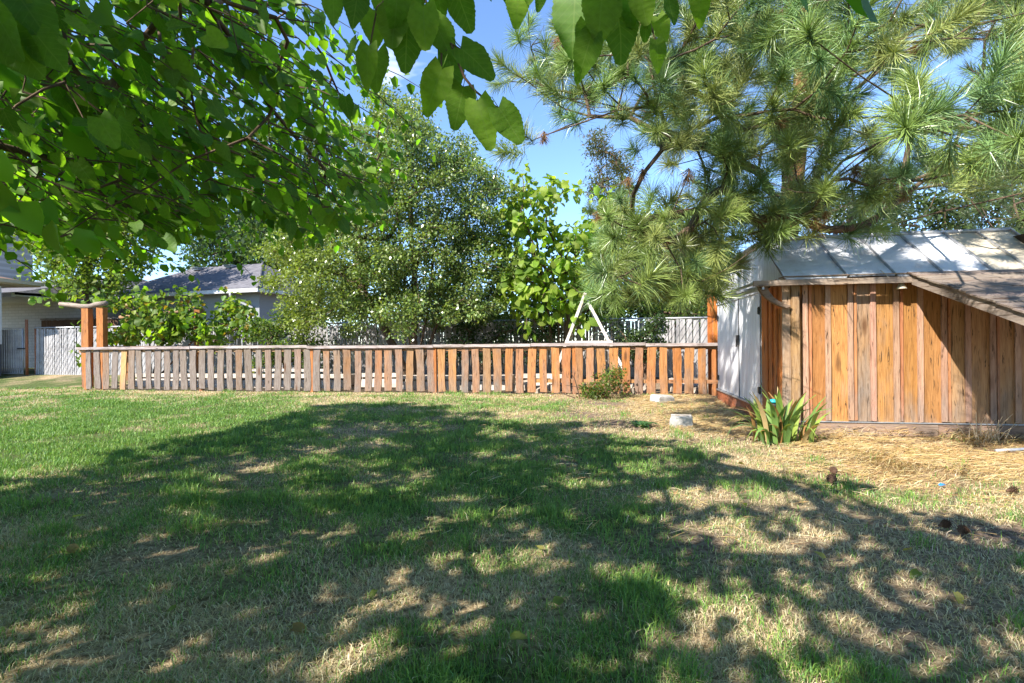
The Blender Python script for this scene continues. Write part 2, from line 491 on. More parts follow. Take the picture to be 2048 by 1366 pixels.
# ------------------------------------------------------------------ ground
PATCH = []   # (x, y, rx, ry, dry, bare)
for (px, py, rx, ry, dr, ba) in [
        (400, 925, 1.1, 0.45, .25, .55), (460, 910, .7, .25, .2, .5), (250, 950, .7, .35, .3, .2),
        (720, 890, .8, .5, .3, .4), (640, 860, .7, .5, .3, .3), (1160, 935, .5, .45, .3, .5), (1500, 880, 1.3, 1.0, .35, .35),
        (1000, 905, 1.0, .5, .2, .15), (1450, 990, .9, .4, .45, .3), (1800, 1110, 1.2, .5, .45, .5), (1950, 1050, .8, .4, .4, .5),
        (1900, 1250, .6, .3, .4, .4), (500, 1270, .35, .18, .5, .2), (540, 1220, .3, .15, .45, .1), (700, 1330, .2, .1, .3, .2),
        (820, 1190, .4, .25, .35, 0), (60, 985, .5, .3, .4, 0), (1250, 830, 1.6, .9, .45, .4), (1000, 825, 2.5, .6, .35, .1),
        (1380, 1290, .3, .2, .35, .15), (1980, 1200, .7, .5, .4, .3), (1500, 1200, .7, .5, .25, .15), (800, 800, 3.0, .5, .2, 0), (30, 800, 1.2, .8, .1, 0),
        (300, 830, 1.5, .5, -.3, 0), (150, 860, 2.2, 1.2, -.45, 0), (60, 900, 1.5, .8, -.3, 0), (420, 840, 1.6, .5, -.3, 0), (560, 830, 1.2, .5, -.25, 0), (1000, 1050, 1.2, .9, -.2, 0), (250, 1200, 1.0, .6, -.2, 0),
        (1100, 980, .8, .6, -.3, 0), (870, 1340, .25, .1, -.3, 0), (1600, 1340, .3, .12, -.35, -.2), (1300, 1180, .5, .3, -.2, 0)]:
    p = gnd(px, py); PATCH.append((p.x, p.y, rx, ry, dr, ba))
SHED_P0 = np.array([3.73, 7.05])

def straw_amt(x, y):
    b = (x - SHED_P0[0]) * DX + (y - SHED_P0[1]) * DY
    a = (x - SHED_P0[0]) * UX + (y - SHED_P0[1]) * UY
    n = (fbm(x * 1.1, y * 1.1, 41, 3) - .5)
    s = sstep(-3.3, -1.9, b + n * 1.6) * sstep(-1.0, 0.4, a + n * 1.5)
    s2 = sstep(-2.6, -0.7, a + n * 2) * sstep(-1.0, 0.3, b + n) * (1 - sstep(.1, .4, a)) * .75
    return np.clip(np.maximum(s, s2) * (1 - sstep(4.6, 5.2, b)), 0, 1)

def dry_bare(x, y):
    b = fence_b(x, y)
    n1 = fbm(x * .55, y * .55, 5, 4); n2 = fbm(x * 2.2, y * 2.2, 9, 3); n3 = fbm(x * .9, y * .9, 21, 3)
    d = .20 + (n1 - .5) * 1.7 + (n2 - .5) * 1.5
    d = d + .58 * sstep(-.9, 2.4, x - .08 * y) + .10 * sstep(6, 3, y)
    d = d + .85 * np.exp(-((b + .35) / .55) ** 2) * (b < .6) + .18 * np.exp(-((b + 1.6) / 1.0) ** 2)
    bare = sstep(.56, .76, n3) * (.45 + .5 * sstep(.2, 2.2, x))
    for (cx, cy, rx, ry, dr, ba) in PATCH:
        w = np.exp(-(((x - cx) / rx) ** 2 + ((y - cy) / ry) ** 2) * (0.7 + n2))
        d = d + dr * w; bare = bare + ba * w
    st = straw_amt(x, y)
    d = np.clip(np.maximum(d, st), 0.02, 1)
    bare = np.clip(bare - .25 * (d < .25), 0, 1)
    behind = sstep(.0, .3, b)
    inside = behind * ((x - FA[0]) * UX + (y - FA[1]) * UY > -.1)
    bare = np.clip(np.maximum(bare, inside * .75), 0, 1)
    return d, bare

def axis_pts(lo, hi, step, far):
    core = np.arange(lo, hi + 1e-6, step)
    o = step; left = []; x = lo
    while x > -far:
        o *= 1.35; x -= o; left.append(x)
    o = step; right = []; x = hi
    while x < far:
        o *= 1.35; x += o; right.append(x)
    return np.concatenate([left[::-1], core, right])
gxs = axis_pts(-20, 9, .11, 600); gys = axis_pts(0.5, 21, .11, 600)
GX, GY = np.meshgrid(gxs, gys)
d_, b_ = dry_bare(GX, GY)
s_ = straw_amt(GX, GY)
GH = ground_h(GX, GY)
green, thatch, soil, strawc = np.array([.085, .120, .036]), np.array([.40, .31, .185]), np.array([.22, .165, .125]), np.array([.34, .225, .115])
gc = green + (thatch - green) * np.clip(d_ * 1.15, 0, 1)[..., None]
gc = gc + (soil - gc) * b_[..., None]
gc = gc + (strawc - gc) * (s_ * (.35 + .6 * fbm(GX * 1.7, GY * 1.7, 88, 3)))[..., None]
nx, ny = len(gxs), len(gys)
idx = np.arange(nx * ny).reshape(ny, nx)
gf = np.stack([idx[:-1, :-1], idx[:-1, 1:], idx[1:, 1:], idx[1:, :-1]], -1).reshape(-1, 4)
M_GROUND, nt, out = new_mat('lawn_soil')
a = N(nt, 'ShaderNodeAttribute', attribute_name='Col'); tc = N(nt, 'ShaderNodeTexCoord')
n1 = noise(nt, tc.outputs['Object'], 26, 6, 0.7); n2 = noise(nt, tc.outputs['Object'], 95, 4, 0.7)
c = mix(nt, a.outputs['Color'], (0.34, 0.30, 0.26), ramp(nt, n1, [(0.42, (0, 0, 0)), (0.62, (1, 1, 1))]), 'MULTIPLY')
c = mix(nt, c, (1.7, 1.6, 1.5), ramp(nt, n2, [(0.5, (0, 0, 0)), (0.72, (0.6, 0.6, 0.6))]), 'MULTIPLY')
principled(nt, out, c, 0.95, n1, 0.9, 0.03, 0.1)
g = link('lawn_ground', np_mesh('lawn_ground', np.stack([GX, GY, GH], -1).reshape(-1, 3), gf, M_GROUND, gc.reshape(-1, 3), True))
g['kind'] = 'structure'

# ------------------------------------------------------------------ planks
def plank_mesh(name, w, t, h, mat, seg=4, jit=0.006, seed=0, axis='z', warp=0.0, taper=0.0):
    """one sawn board: slightly wavy edges and uneven ends, 4-sided, length along axis from 0"""
    r = random.Random(seed); mb = MB(); n = seg + 1
    ph = r.random() * 6; e0 = [r.uniform(-jit, jit) * 2 for _ in range(4)]; e1 = [r.uniform(-jit, jit) * 2 for _ in range(4)]
    for i in range(n):
        f = i / seg
        off = warp * math.sin(f * 2.4 + ph)
        for k, (sx, sy) in enumerate(((-1, -1), (1, -1), (1, 1), (-1, 1))):
            x = sx * (w / 2 * (1 - taper * f) + r.uniform(-jit, jit)) + off
            y = sy * t / 2 + r.uniform(-jit, jit) * .4
            z = f * h + (e0[k] if i == 0 else e1[k] if i == seg else 0)
            mb.v.append({'z': (x, y, z), 'x': (z, y, x), 'y': (x, z, y)}[axis])
    for i in range(seg):
        for k in range(4):
            q = (i * 4 + k, i * 4 + (k + 1) % 4, (i + 1) * 4 + (k + 1) % 4, (i + 1) * 4 + k)
            mb.f.append(q if axis == 'z' else q[::-1]); mb.m.append(0)
    c0, c1 = (3, 2, 1, 0), tuple(seg * 4 + k for k in range(4))
    mb.f += [c0, c1] if axis == 'z' else [c0[::-1], c1[::-1]]; mb.m += [0, 0]
    return mb.mesh(name, mat)

ORANGE, TANW, BROWN, GREYW, PINKW = (.43, .17, .048), (.40, .235, .115), (.30, .12, .045), (.30, .23, .18), (.42, .255, .175)
def wcol(c, weather, j=.12):
    k = 1 + random.uniform(-j, j)
    return (c[0] * k, c[1] * k * (1 + random.uniform(-.06, .06)), c[2] * k, weather)

# ------------------------------------------------------------------ shed
shed = thing('garden_shed', 'orange board and batten garden shed with white metal side doors under the pine', 'shed', (SHED_P0[0], SHED_P0[1], 0), -TH)
PITCH, FIRST, WALL_END = .279, .287, 3.22
edges = [.0] + [FIRST + i * PITCH for i in range(11)]
edges[-1] = WALL_END
fcols = [(.40, .17, .05), (.38, .175, .06), (.41, .215, .07), (.34, .21, .11), (.40, .215, .07), (.39, .19, .06), (.385, .20, .068), TANW, TANW, TANW, TANW, TANW]
for i in range(len(edges) - 1):
    x0, x1 = edges[i], edges[i + 1]
    me = plank_mesh('front_board', x1 - x0 - .012, .024, 1.95, M_WOOD, 4, .003, 100 + i)
    link('front_board', me, shed, ((x0 + x1) / 2, .022 + random.uniform(-.004, .004), .185 + random.uniform(-.006, .006)), color=wcol(fcols[i], random.uniform(-.22, .12) + (.35 if i == 3 else 0)))
bat = [plank_mesh('batten', .066, .022, 1.93, M_WOOD, 4, .003, 140 + i) for i in range(4)]
for i, x in enumerate(edges[1:-1]):
    link('batten', bat[i % 4], shed, (x, -.004, .19 + random.uniform(-.01, .01)), (0, random.uniform(-.004, .004), 0), color=wcol(PINKW, random.uniform(-.25, .05)))
    if i % 2 == 0:
        link('batten', plank_mesh('thin_batten', .03, .02, 1.9, M_WOOD, 3, .003, 170 + i), shed, (x + .062, -.001, .2), color=wcol((.44, .19, .09), 0))
link('corner_post', plank_mesh('corner_post', .10, .09, 1.95, M_WOOD, 5, .004, 3), shed, (.135, -.045, .17), color=wcol(TANW, .25))
link('corner_post', plank_mesh('corner_post_side', .10, .035, 1.95, M_WOOD, 5, .004, 4), shed, (.03, -.04, .17), color=wcol((.45, .28, .17), .45))
# side wall, wooden part (boards face left)
sy = [0.0, .19, .40, .62, .93]
for i in range(4):
    me = plank_mesh('side_board', sy[i + 1] - sy[i] - .01, .024, 1.86, M_WOOD, 4, .003, 200 + i)
    link('side_board', me, shed, (.013, (sy[i] + sy[i + 1]) / 2 + .02, .2), (0, 0, math.radians(90)), color=wcol((.58, .20, .05), -.2 if i else .15))
for i, y in enumerate(sy[1:4]):
    link('side_batten', bat[i], shed, (-.010, y + .02, .22), (0, 0, math.radians(90)), (None), color=wcol((.54, .18, .05), -.15))
# white sheet-metal double door and the sheet above it
def metal_leaf(y0, y1, z0, z1):
    mb = MB(); n = 14
    for i in range(n + 1):
        y = y0 + (y1 - y0) * i / n
        dx = -.004 * math.sin(i * 1.7) - (.010 if i in (0, n) else 0)
        mb.v += [(-.012 + dx, y, z0), (-.012 + dx, y, (z0 + z1) / 2), (-.012 + dx, y, z1)]
    for i in range(n):
        for k in range(2):
            a = i * 3 + k; mb.f.append((a, a + 1, a + 4, a + 3)); mb.m.append(0)
    b = len(mb.v)
    mb.box(-.006, .012, y0 + .001, y1 - .001, z0 + .001, z1 - .001)
    return mb
for (y0, y1) in ((.955, 2.175), (2.19, 3.90)):
    d = metal_leaf(y0, y1, .27, 2.03).build('metal_door', M_WHITE_METAL, shed)
    metal_leaf(y0, y1, 2.075, 2.80).build('metal_wall_sheet', M_WHITE_METAL, shed)
    if y0 > 2:
        MB().box(-.05, -.018, y0 - .03, y0 + .10, 1.20, 1.38).box(-.065, -.045, y0 + .01, y0 + .05, 1.17, 1.30).build('latch', M_DARKSTEEL, d)
for yy in (1.0, 3.84):
    for zz in (.5, 1.75):
        MB().box(-.034, -.014, yy - .03, yy + .05, zz - .05, zz + .05).tube([(-.034, yy - .035, zz - .06), (-.034, yy - .035, zz + .06)], .010, 6).build('hinge', M_DARKSTEEL, shed)
MB().box(-.03, -.018, 2.175, 2.192, .27, 2.03).build('door_gap_strip', M_DARKSTEEL, shed)
MB().box(-.035, .01, .955, 3.92, 2.033, 2.072).build('door_head_trim', M_WHITE_METAL, shed)
MB().box(-.05, .01, .93, 3.92, .235, .262).build('sill_flashing', M_STEEL, shed)
link('side_plinth', plank_mesh('side_plinth', .22, .05, 3.9, M_WOODY, 5, .004, 22, 'y'), shed, (.0, .03, .12), (0, math.radians(90), 0), color=(.36, .12, .055, -.1))
# front plinth and flashing
link('plinth', plank_mesh('plinth', .165, .07, 1.72, M_WOODX, 5, .004, 23, 'x'), shed, (.16, .02, .085), color=(.34, .22, .15, .5))
link('plinth', plank_mesh('plinth2', .165, .07, 1.40, M_WOODX, 5, .004, 24, 'x'), shed, (1.885, .02, .085), color=(.30, .18, .12, .4))
MB().box(.20, WALL_END, -.028, .03, .172, .183).build('flashing', M_STEEL, shed)
mb = MB()
prof = [(-.14, 2.085), (.95, 2.085), (.95, 2.775), (.80, 2.775), (-.14, 2.115)]
mb.v = [(-.02, y, z) for y, z in prof] + [(.012, y, z) for y, z in prof]
mb.f = [(0, 1, 2, 3, 4)[::-1], (5, 6, 7, 8, 9)] + [(i, (i + 1) % 5, 5 + (i + 1) % 5, 5 + i) for i in range(5)]; mb.m = [0] * 7
mb.build('metal_wall_sheet', M_WHITE_METAL, shed)
# inside of the shed so no light passes through
MB().box(.03, WALL_END, .045, .06, .2, 2.2).box(.03, WALL_END, 3.86, 3.9, 0, 2.75).box(WALL_END - .04, WALL_END, .07, 3.85, 0, 2.7).build('shed_frame', plain_mat('dark_inner_board', (.08, .05, .03), .9), shed)
# tall boards at the back corner above the picket fence
for i, (x, w) in enumerate(((.075, .11), (.195, .115), (.275, .05))):
    link('back_corner_board', plank_mesh('back_corner_board', w, .03, 2.5, M_WOOD, 5, .006, 260 + i), shed, (x, 5.1, 0), color=wcol((.56, .19, .045), -.3))
# roof: steep front slope of metal sheets, low slope behind
EY, EZ, RY, RZ = -.20, 2.105, .78, 2.80
seams = [-.045, .73, 1.30, 1.86, 2.42, 2.84, 3.26]
for i in range(6):
    x0, x1 = seams[i], seams[i + 1]; mb = MB(); n = 6
    lift = .012 * (i % 2)
    rows = []
    for j in range(n + 1):
        f = j / n
        y, z = EY + (RY - EY) * f, EZ + (RZ - EZ) * f + lift + .008 * math.sin(j * 1.9 + i)
        rows.append([(x0 + .004, y, z + .022), (x0 + .03, y, z), ((x0 + x1) / 2, y, z + .012 * math.sin(j + i * 2)), (x1 - .004, y, z)])
    for rw in rows:
        mb.v += rw
    nb = len(mb.v)
    for rw in rows:
        mb.v += [(p[0], p[1] + .006, p[2] - .012) for p in rw]
    for j in range(n):
        for k in range(3):
            a = j * 4 + k
            mb.f.append((a, a + 1, a + 5, a + 4)); mb.m.append(0)
            mb.f.append((nb + a, nb + a + 4, nb + a + 5, nb + a + 1)); mb.m.append(0)
    col = (.60, .61, .64, 1) if i < 4 else (.50, .44, .34, 1)
    mb.build('roof_sheet', M_ROOF_METAL, shed, color=col)
    MB().bar((x1, EY + .01, EZ + .02 + lift), (x1, RY - .02, RZ + .01 + lift), .018, .03).build('roof_seam', M_STEEL, shed)
MB().hexa([(-.02, EY + .05, EZ - .02), (3.2, EY + .05, EZ - .02), (3.2, RY, RZ - .06), (-.02, RY, RZ - .06), (-.02, EY + .05, EZ - .005), (3.2, EY + .05, EZ - .005), (3.2, RY, RZ - .03), (-.02, RY, RZ - .03)]).build('roof_deck', M_WOODX, shed, color=(.3, .2, .12, .4))
MB().box(-.08, 3.26, RY + .03, 3.98, RZ - .02, RZ + .005).build('back_roof_sheet', M_ROOF_METAL, shed, color=(.5, .5, .52, 1))
mb = MB()
for i in range(5):
    a, b = -.05 + i * .66, -.05 + (i + 1) * .66
    mb.tube([(a, RY, RZ + .028 + .004 * (i % 2)), (b + .02, RY, RZ + .030 - .004 * (i % 2))], .030, 8)
mb.build('ridge_cap', M_STEEL, shed, True)
link('fascia', plank_mesh('fascia', .075, .035, 1.95, M_WOODX, 6, .004, 31, 'x'), shed, (-.43, -.205, 2.055), color=(.38, .29, .21, .55))
MB().box(-.05, 3.2, -.20, .01, 2.135, 2.145).build('soffit', M_WOODX, shed, color=(.3, .2, .12, .4))
MB().bar((-.41, -.20, 2.06), (-.41, 1.45, 2.06), .03, .035).build('awning_rail', M_STEEL, shed)
MB().bar((-.30, -.18, 2.00), (-.34, 1.45, 2.00), .025, .05).bar((-.41, 1.43, 2.05), (-.01, 1.43, 2.10), .03, .03).bar((-.36, .5, 2.03), (-.01, .5, 2.11), .025, .025).build('awning_bearer', M_STEEL, shed)
mb = MB(); pr = None   # curved timber bracket from the corner post up to the end of the fascia
for i in range(7):
    f = i / 6
    x, z = .01 - .36 * (1 - (1 - f) ** 1.7), 1.72 + .32 * f ** 1.25
    mb.v += [(x, -.14, z), (x, -.06, z), (x + .12 * (.45 + f * .55), -.06, z + .03 - .03 * f), (x + .12 * (.45 + f * .55), -.14, z + .03 - .03 * f)]
for i in range(6):
    for k in range(4):
        mb.f.append((i * 4 + k, i * 4 + (k + 1) % 4, i * 4 + 4 + (k + 1) % 4, i * 4 + 4 + k)); mb.m.append(0)
mb.f += [(3, 2, 1, 0), (24, 25, 26, 27)]; mb.m += [0, 0]
mb.build('bracket', M_WOODX, shed, color=(.24, .15, .09, .5))
# lean-to roof on the right, sloping down towards the viewer
LX0, LX1, SL, LY = 1.50, 3.62, .33, 2.7
def lz(y):
    return 2.145 + (y + .17) * SL
mb = MB().hexa([(LX0 - .02, -LY, lz(-LY) - .14), (LX0 + .015, -LY, lz(-LY) - .14), (LX0 + .015, -.21, lz(-.21) - .14), (LX0 - .02, -.21, lz(-.21) - .14),
                (LX0 - .02, -LY, lz(-LY) - .012), (LX0 + .015, -LY, lz(-LY) - .012), (LX0 + .015, -.21, lz(-.21) - .012), (LX0 - .02, -.21, lz(-.21) - .012)])
mb.build('lean_to_rake_board', M_WOODY, shed, color=(.40, .32, .26, .65))
nb_ = 12
for i in range(nb_):
    y0, y1 = -LY - .05 + i * (LY - .12) / nb_, -LY - .05 + (i + 1) * (LY - .12) / nb_
    dz = .004 * (i % 3)
    mb = MB().hexa([(LX0 - .05, y0, lz(y0) - .010 + dz), (LX1, y0, lz(y0) - .010 + dz), (LX1, y1 + .01, lz(y1) - .012 + dz), (LX0 - .05, y1 + .01, lz(y1) - .012 + dz),
                    (LX0 - .05, y0, lz(y0) + .012 + dz), (LX1, y0, lz(y0) + .012 + dz), (LX1, y1 + .01, lz(y1) + .004 + dz), (LX0 - .05, y1 + .01, lz(y1) + .004 + dz)])
    mb.build('lean_to_roof_board', M_WOODX, shed, color=wcol((.33, .26, .21), .65))
for x in (2.2, 2.9, 3.55):
    MB().bar((x, -LY, lz(-LY) - .075), (x, -.2, lz(-.2) - .075), .045, .1).build('lean_to_rafter', M_WOODY, shed, color=(.36, .2, .1, .2))
link('lean_to_post', plank_mesh('lean_to_post', .09, .09, lz(-LY + .1) - .1, M_WOOD, 4, .003, 61), shed, (3.5, -LY + .1, 0), color=(.42, .25, .13, .3))
# flood light under the eave
fl = thing('flood_light', 'small cream flood lamp hanging under the shed eave beside the lean-to', 'lamp', (0, 0, 0))
fl.matrix_world = shed.matrix_basis @ Matrix.Translation((1.40, -.13, 1.99))
mb = MB(); ring = [(.020, .03), (.028, .02), (.052, -.02), (.062, -.045)]
for (r, z) in ring:
    for k in range(10):
        a = 2 * math.pi * k / 10; mb.v.append((r * math.cos(a), r * math.sin(a), z))
for i in range(3):
    for k in range(10):
        mb.f.append((i * 10 + k, i * 10 + (k + 1) % 10, i * 10 + 10 + (k + 1) % 10, i * 10 + 10 + k)); mb.m.append(0)
mb.build('lamp_shade', M_CREAM, fl, True)
MB().tube([(0, 0, .02), (0, .02, .07), (0, .05, .10)], .012, 6).build('mount', M_STEEL, fl, True)
MB().tube([(0, 0, .05), (-.08, -.03, .06), (-.16, -.05, .09), (-.22, -.06, .15), (-.27, -.05, .2)], .006, 5).build('cable', M_CREAM, fl, True)

# ------------------------------------------------------------------ picket fence
fence = thing('picket_fence', 'low weathered picket fence with flat cap rail running across the yard', 'fence', (FA[0], FA[1], 0), -TH)
def fence_s(px):
    u = (px - 1024) / F
    return (FA[1] * u - FA[0]) / (UX + u * -UY)
def fpos(s, b=0.0, z=0.0):
    return Vector((FA[0] + UX * s + DX * b, FA[1] + UY * s + DY * b, z))
pvar = [plank_mesh('picket', .175 + .012 * (i % 3), .024, 1.10, M_WOOD, 6, .010, 300 + i, 'z', .014) for i in range(10)]
post_px = [172, 204, 402, 625, 870, 1148]
post_s = [fence_s(p) for p in post_px]
s = .12; k = 0
while s < FLEN - .05:
    f = s / FLEN
    lean = random.gauss(0, .012) - .03 * max(0, .25 - f) * 4
    warm = float(np.clip((f - .30) / .5, 0, 1)); warm = np.clip(warm + random.gauss(0, .16), 0, 1)
    cold = np.array(random.choice([(.20, .155, .125), (.19, .14, .105), (.22, .175, .14)])); hot = np.array(random.choice([(.43, .18, .055), (.42, .20, .07), (.38, .20, .09)]))
    base, wth = tuple(cold * (1 - warm) + hot * warm), .75 - .85 * warm + random.uniform(-.2, .3)
    if k == 4:
        base, wth = (.46, .25, .115), -.2
    o = link('picket', pvar[k % 10], fence, (s, -.052 + random.uniform(-.006, .006), .045 + random.uniform(-.015, .02) + gz(*fpos(s)[:2]) * .6),
             (random.gauss(0, .01), lean, random.gauss(0, .03) + (math.pi if random.random() < .5 else 0)), color=wcol(base, wth))
    s += .285 + random.uniform(-.008, .008); k += 1
for i, ps in enumerate(post_s):
    link('post', plank_mesh('post', .085, .085, 1.2, M_WOOD, 3, .003, 330 + i), fence, (ps, .012 - (.028 if i > 2 else 0), -.03), color=(.42, .16, .05, -.15))
link('post', plank_mesh('post_end', .085, .085, 1.2, M_WOOD, 3, .003, 350), fence, (FLEN - .04, .015, -.03), color=(.42, .17, .06, -.1))
cap_px = [160, 385, 618, 868, 1062, 1290, 1440]
cs = [fence_s(p) for p in cap_px]
for i in range(len(cs) - 1):
    L = cs[i + 1] - cs[i]
    me = plank_mesh('cap_rail', .20, .070, L - .006, M_WOODX, 6, .004, 360 + i, 'x', 0)
    link('cap_rail', me, fence, (cs[i] + .003, -.015 + .012 * (i % 2), 1.205 + .012 * math.sin(i * 2.1)), (math.radians(90), 0, 0), color=wcol((.52, .47, .45), .45))
    me = plank_mesh('top_rail', .085, .04, L - .01, M_WOODX, 4, .003, 370 + i, 'x')
    link('top_rail', me, fence, (cs[i] + .005, -.012, 1.125), color=wcol((.42, .24, .12), .2))
    if i > 3:
        link('bottom_rail', plank_mesh('bottom_rail', .085, .04, L - .01, M_WOODX, 4, .003, 380 + i, 'x'), fence, (cs[i] + .005, -.012, .33), color=wcol((.45, .22, .09), .2))

# ------------------------------------------------------------------ raised beds behind the picket fence
def timber_bed(px0, px1, b, name_lab, cols, tiers=2):
    s0, s1 = fence_s(px0), fence_s(px1)
    p = fpos(s0, b)
    t = thing('raised_bed', name_lab, 'raised bed', (p.x, p.y, gz(p.x, p.y) - .02), -TH, 'raised beds behind the picket fence')
    x, L, i = 0, s1 - s0, 0
    while x < L - .1:
        w = min(.42, L - x)
        link('bed_block', blockm[i % 3], t, (x + w / 2, 0, .0), (0, 0, random.uniform(-.03, .03)), None, (w / .42 * .97, 1, 1 + random.uniform(-.1, .05)))
        x += w; i += 1
    link('bed_timber', plank_mesh('bed_timber', .10, .16, L, M_WHITEWASH, 5, .008, int(px0), 'x'), t, (0, .02, .345))
    if tiers > 2:
        link('bed_timber', plank_mesh('bed_timber', .075, .14, L * .55, M_WHITEWASH, 5, .008, int(px0) + 1, 'x'), t, (L * .3, .35, .50))
    MB().box(0.02, L - .02, .14, 1.0, .02, .36).build('bed_soil', M_STONE, t)
def rough_block(w, d, h, seed, mat, jit=.012):
    r = random.Random(seed); mb = MB(); mb.box(-w / 2, w / 2, -d / 2, d / 2, 0, h)
    mb.v = [(x + r.uniform(-jit, jit), y + r.uniform(-jit, jit), z + (r.uniform(-jit, jit) if z > 0 else 0)) for x, y, z in mb.v]
    return mb.mesh('block', mat)
blockm = [rough_block(.42, .2, .24, 400 + i, M_WHITEWASH) for i in range(3)]
timber_bed(205, 340, 1.1, 'white timber raised bed behind the leftmost grey pickets', None)
timber_bed(350, 650, 1.0, 'long white timber raised bed between the vine arbour and the small-leaved tree', None, 3)
timber_bed(672, 760, 1.3, 'short white raised bed behind the middle pickets', None)
timber_bed(778, 1005, .9, 'white timber raised bed behind the pickets left of the swing frame', None)
timber_bed(1015, 1120, 1.2, 'low pale raised bed just left of the white swing frame', None)
# loose rubble stones behind the right-hand pickets
stones = [rough_block(.26, .22, .17, 420 + i, M_STONE, .045) for i in range(5)]
for i in range(26):
    s = random.uniform(fence_s(1010), fence_s(1430)); b = random.uniform(.35, 1.5); p = fpos(s, b)
    o = link('rubble_stone', stones[i % 5], None, (p.x, p.y, gz(p.x, p.y) - .03 + (.13 if b > .9 and i % 2 else 0)), (random.uniform(-.3, .3), random.uniform(-.3, .3), random.uniform(0, 6)), None, random.uniform(.7, 1.5))
    tag(o, 'rough brown rubble stone lying behind the orange end of the picket fence', 'stone', 'rubble stones behind the picket fence')

# ------------------------------------------------------------------ arbour (posts and beams) on the left
def px_s(px, b):
    """fence-frame position s of a pixel column on a line b behind the fence"""
    u = (px - 1024) / F
    ax, ay = FA[0] + DX * b, FA[1] + DY * b
    return (ay * u - ax) / (UX - u * UY)
B1 = .55
pA = fpos(px_s(175, B1), B1)
arb = thing('arbour', 'rustic timber arbour with orange posts and a wavy driftwood beam', 'arbour', (pA.x, pA.y, gz(pA.x, pA.y)), -TH)
def arb_local(px, b):
    return px_s(px, b) - px_s(175, B1), b - B1
for (px, b, h, w, c) in ((175, B1, 2.42, .20, (.46, .19, .065)), (204.5, B1 + .05, 2.46, .19, (.47, .19, .06)), (256, 2.2, 2.2, .18, (.34, .15, .06)), (397, 2.3, 2.45, .17, (.33, .14, .05))):
    x, y = arb_local(px, b)
    link('post', plank_mesh('arbour_post', w, w, h, M_WOOD, 5, .005, int(px)), arb, (x, y, -.03), (0, 0, .2), color=(*c, -.35))
x0, y0 = arb_local(120, B1); x1, y1 = arb_local(216, B1)
mb = MB().tube([(x0 + (x1 - x0) * f, y0 + .05 * math.sin(f * 5), 2.50 + dz) for f, dz in ((0, .06), (.2, .02), (.42, -.03), (.62, -.04), (.8, .01), (1, .04))], [.055, .075, .07, .075, .08, .075], 8)
mb.build('driftwood_beam', M_WOODX, arb, True, color=(.40, .32, .25, .7))
xa, ya = arb_local(216, B1 + .5); xb, yb = arb_local(392, 1.5)
link('bench_board', plank_mesh('bench_board', .06, .3, math.hypot(xb - xa, yb - ya), M_WOODX, 5, .006, 77, 'x'), arb, (xa, ya, 1.22), (0, 0, math.atan2(yb - ya, xb - xa)), color=(.30, .18, .11, .35))
xa2, ya2 = arb_local(256, 2.2); xb2, yb2 = arb_local(397, 2.3)
MB().tube([(xa2 - .3, ya2, 2.22), (xb2 + .2, yb2, 2.42)], .06, 7).build('cross_beam', M_WOODX, arb, True, color=(.34, .2, .11, .3))

# ------------------------------------------------------------------ slatted chain-link fence at the back
CA, CB = np.array([-18.3, 19.15]), np.array([6.6, 14.72])
CL = float(np.hypot(*(CB - CA))); CANG = math.atan2(CB[1] - CA[1], CB[0] - CA[0])
cd = (CB - CA) / CL
cfe = thing('chain_link_fence', 'long chain-link fence filled with pale vertical privacy slats at the back', 'fence', (CA[0], CA[1], 0), CANG)
def cpos(s):
    return CA + cd * s
HC = 1.74
mbs = MB(); s = .62
while s < CL:
    p = cpos(s); g0 = gz(*p); r = random.random
    lean = random.gauss(0, .015); w = .034 + .012 * r(); top = HC - .05 + random.uniform(-.03, .04)
    mbs.hexa([(s - w, -.006, g0), (s + w, -.006, g0), (s + w, .006, g0), (s - w, .006, g0), (s - w + lean, -.006 + random.uniform(-.03, .03), g0 + top), (s + w + lean, -.006, g0 + top), (s + w + lean, .006, g0 + top), (s - w + lean, .008, g0 + top)])
    s += .097
o = mbs.build('slats', M_SLAT, cfe); o['kind'] = 'stuff'
mb = MB()   # wire mesh in front of the slats, knitted diagonals
s = .6
while s < CL:
    g0 = gz(*cpos(s))
    for sg in (1, -1):
        mb.bar((s, -.016 * sg - .004, g0 + .05), (s + sg * HC * .55, -.016 * sg - .004, g0 + HC - .05), .007, .007)
    s += .16
o = mb.build('wire_mesh', M_STEEL, cfe); o['kind'] = 'stuff'
n = 10
for i in range(n + 1):
    s = .55 + (CL - .6) * i / n; g0 = gz(*cpos(s))
    MB().tube([(s, .03, g0 - .1), (s, .03, g0 + HC + .04)], .034, 8).build('post', M_STEEL if i else M_RUST, cfe, True)
for i in range(n):
    sa, sb = .55 + (CL - .6) * i / n, .55 + (CL - .6) * (i + 1) / n
    MB().tube([(sa, .0, gz(*cpos(sa)) + HC), (sb, .0, gz(*cpos(sb)) + HC)], .026, 8).build('top_rail', M_STEEL, cfe, True)
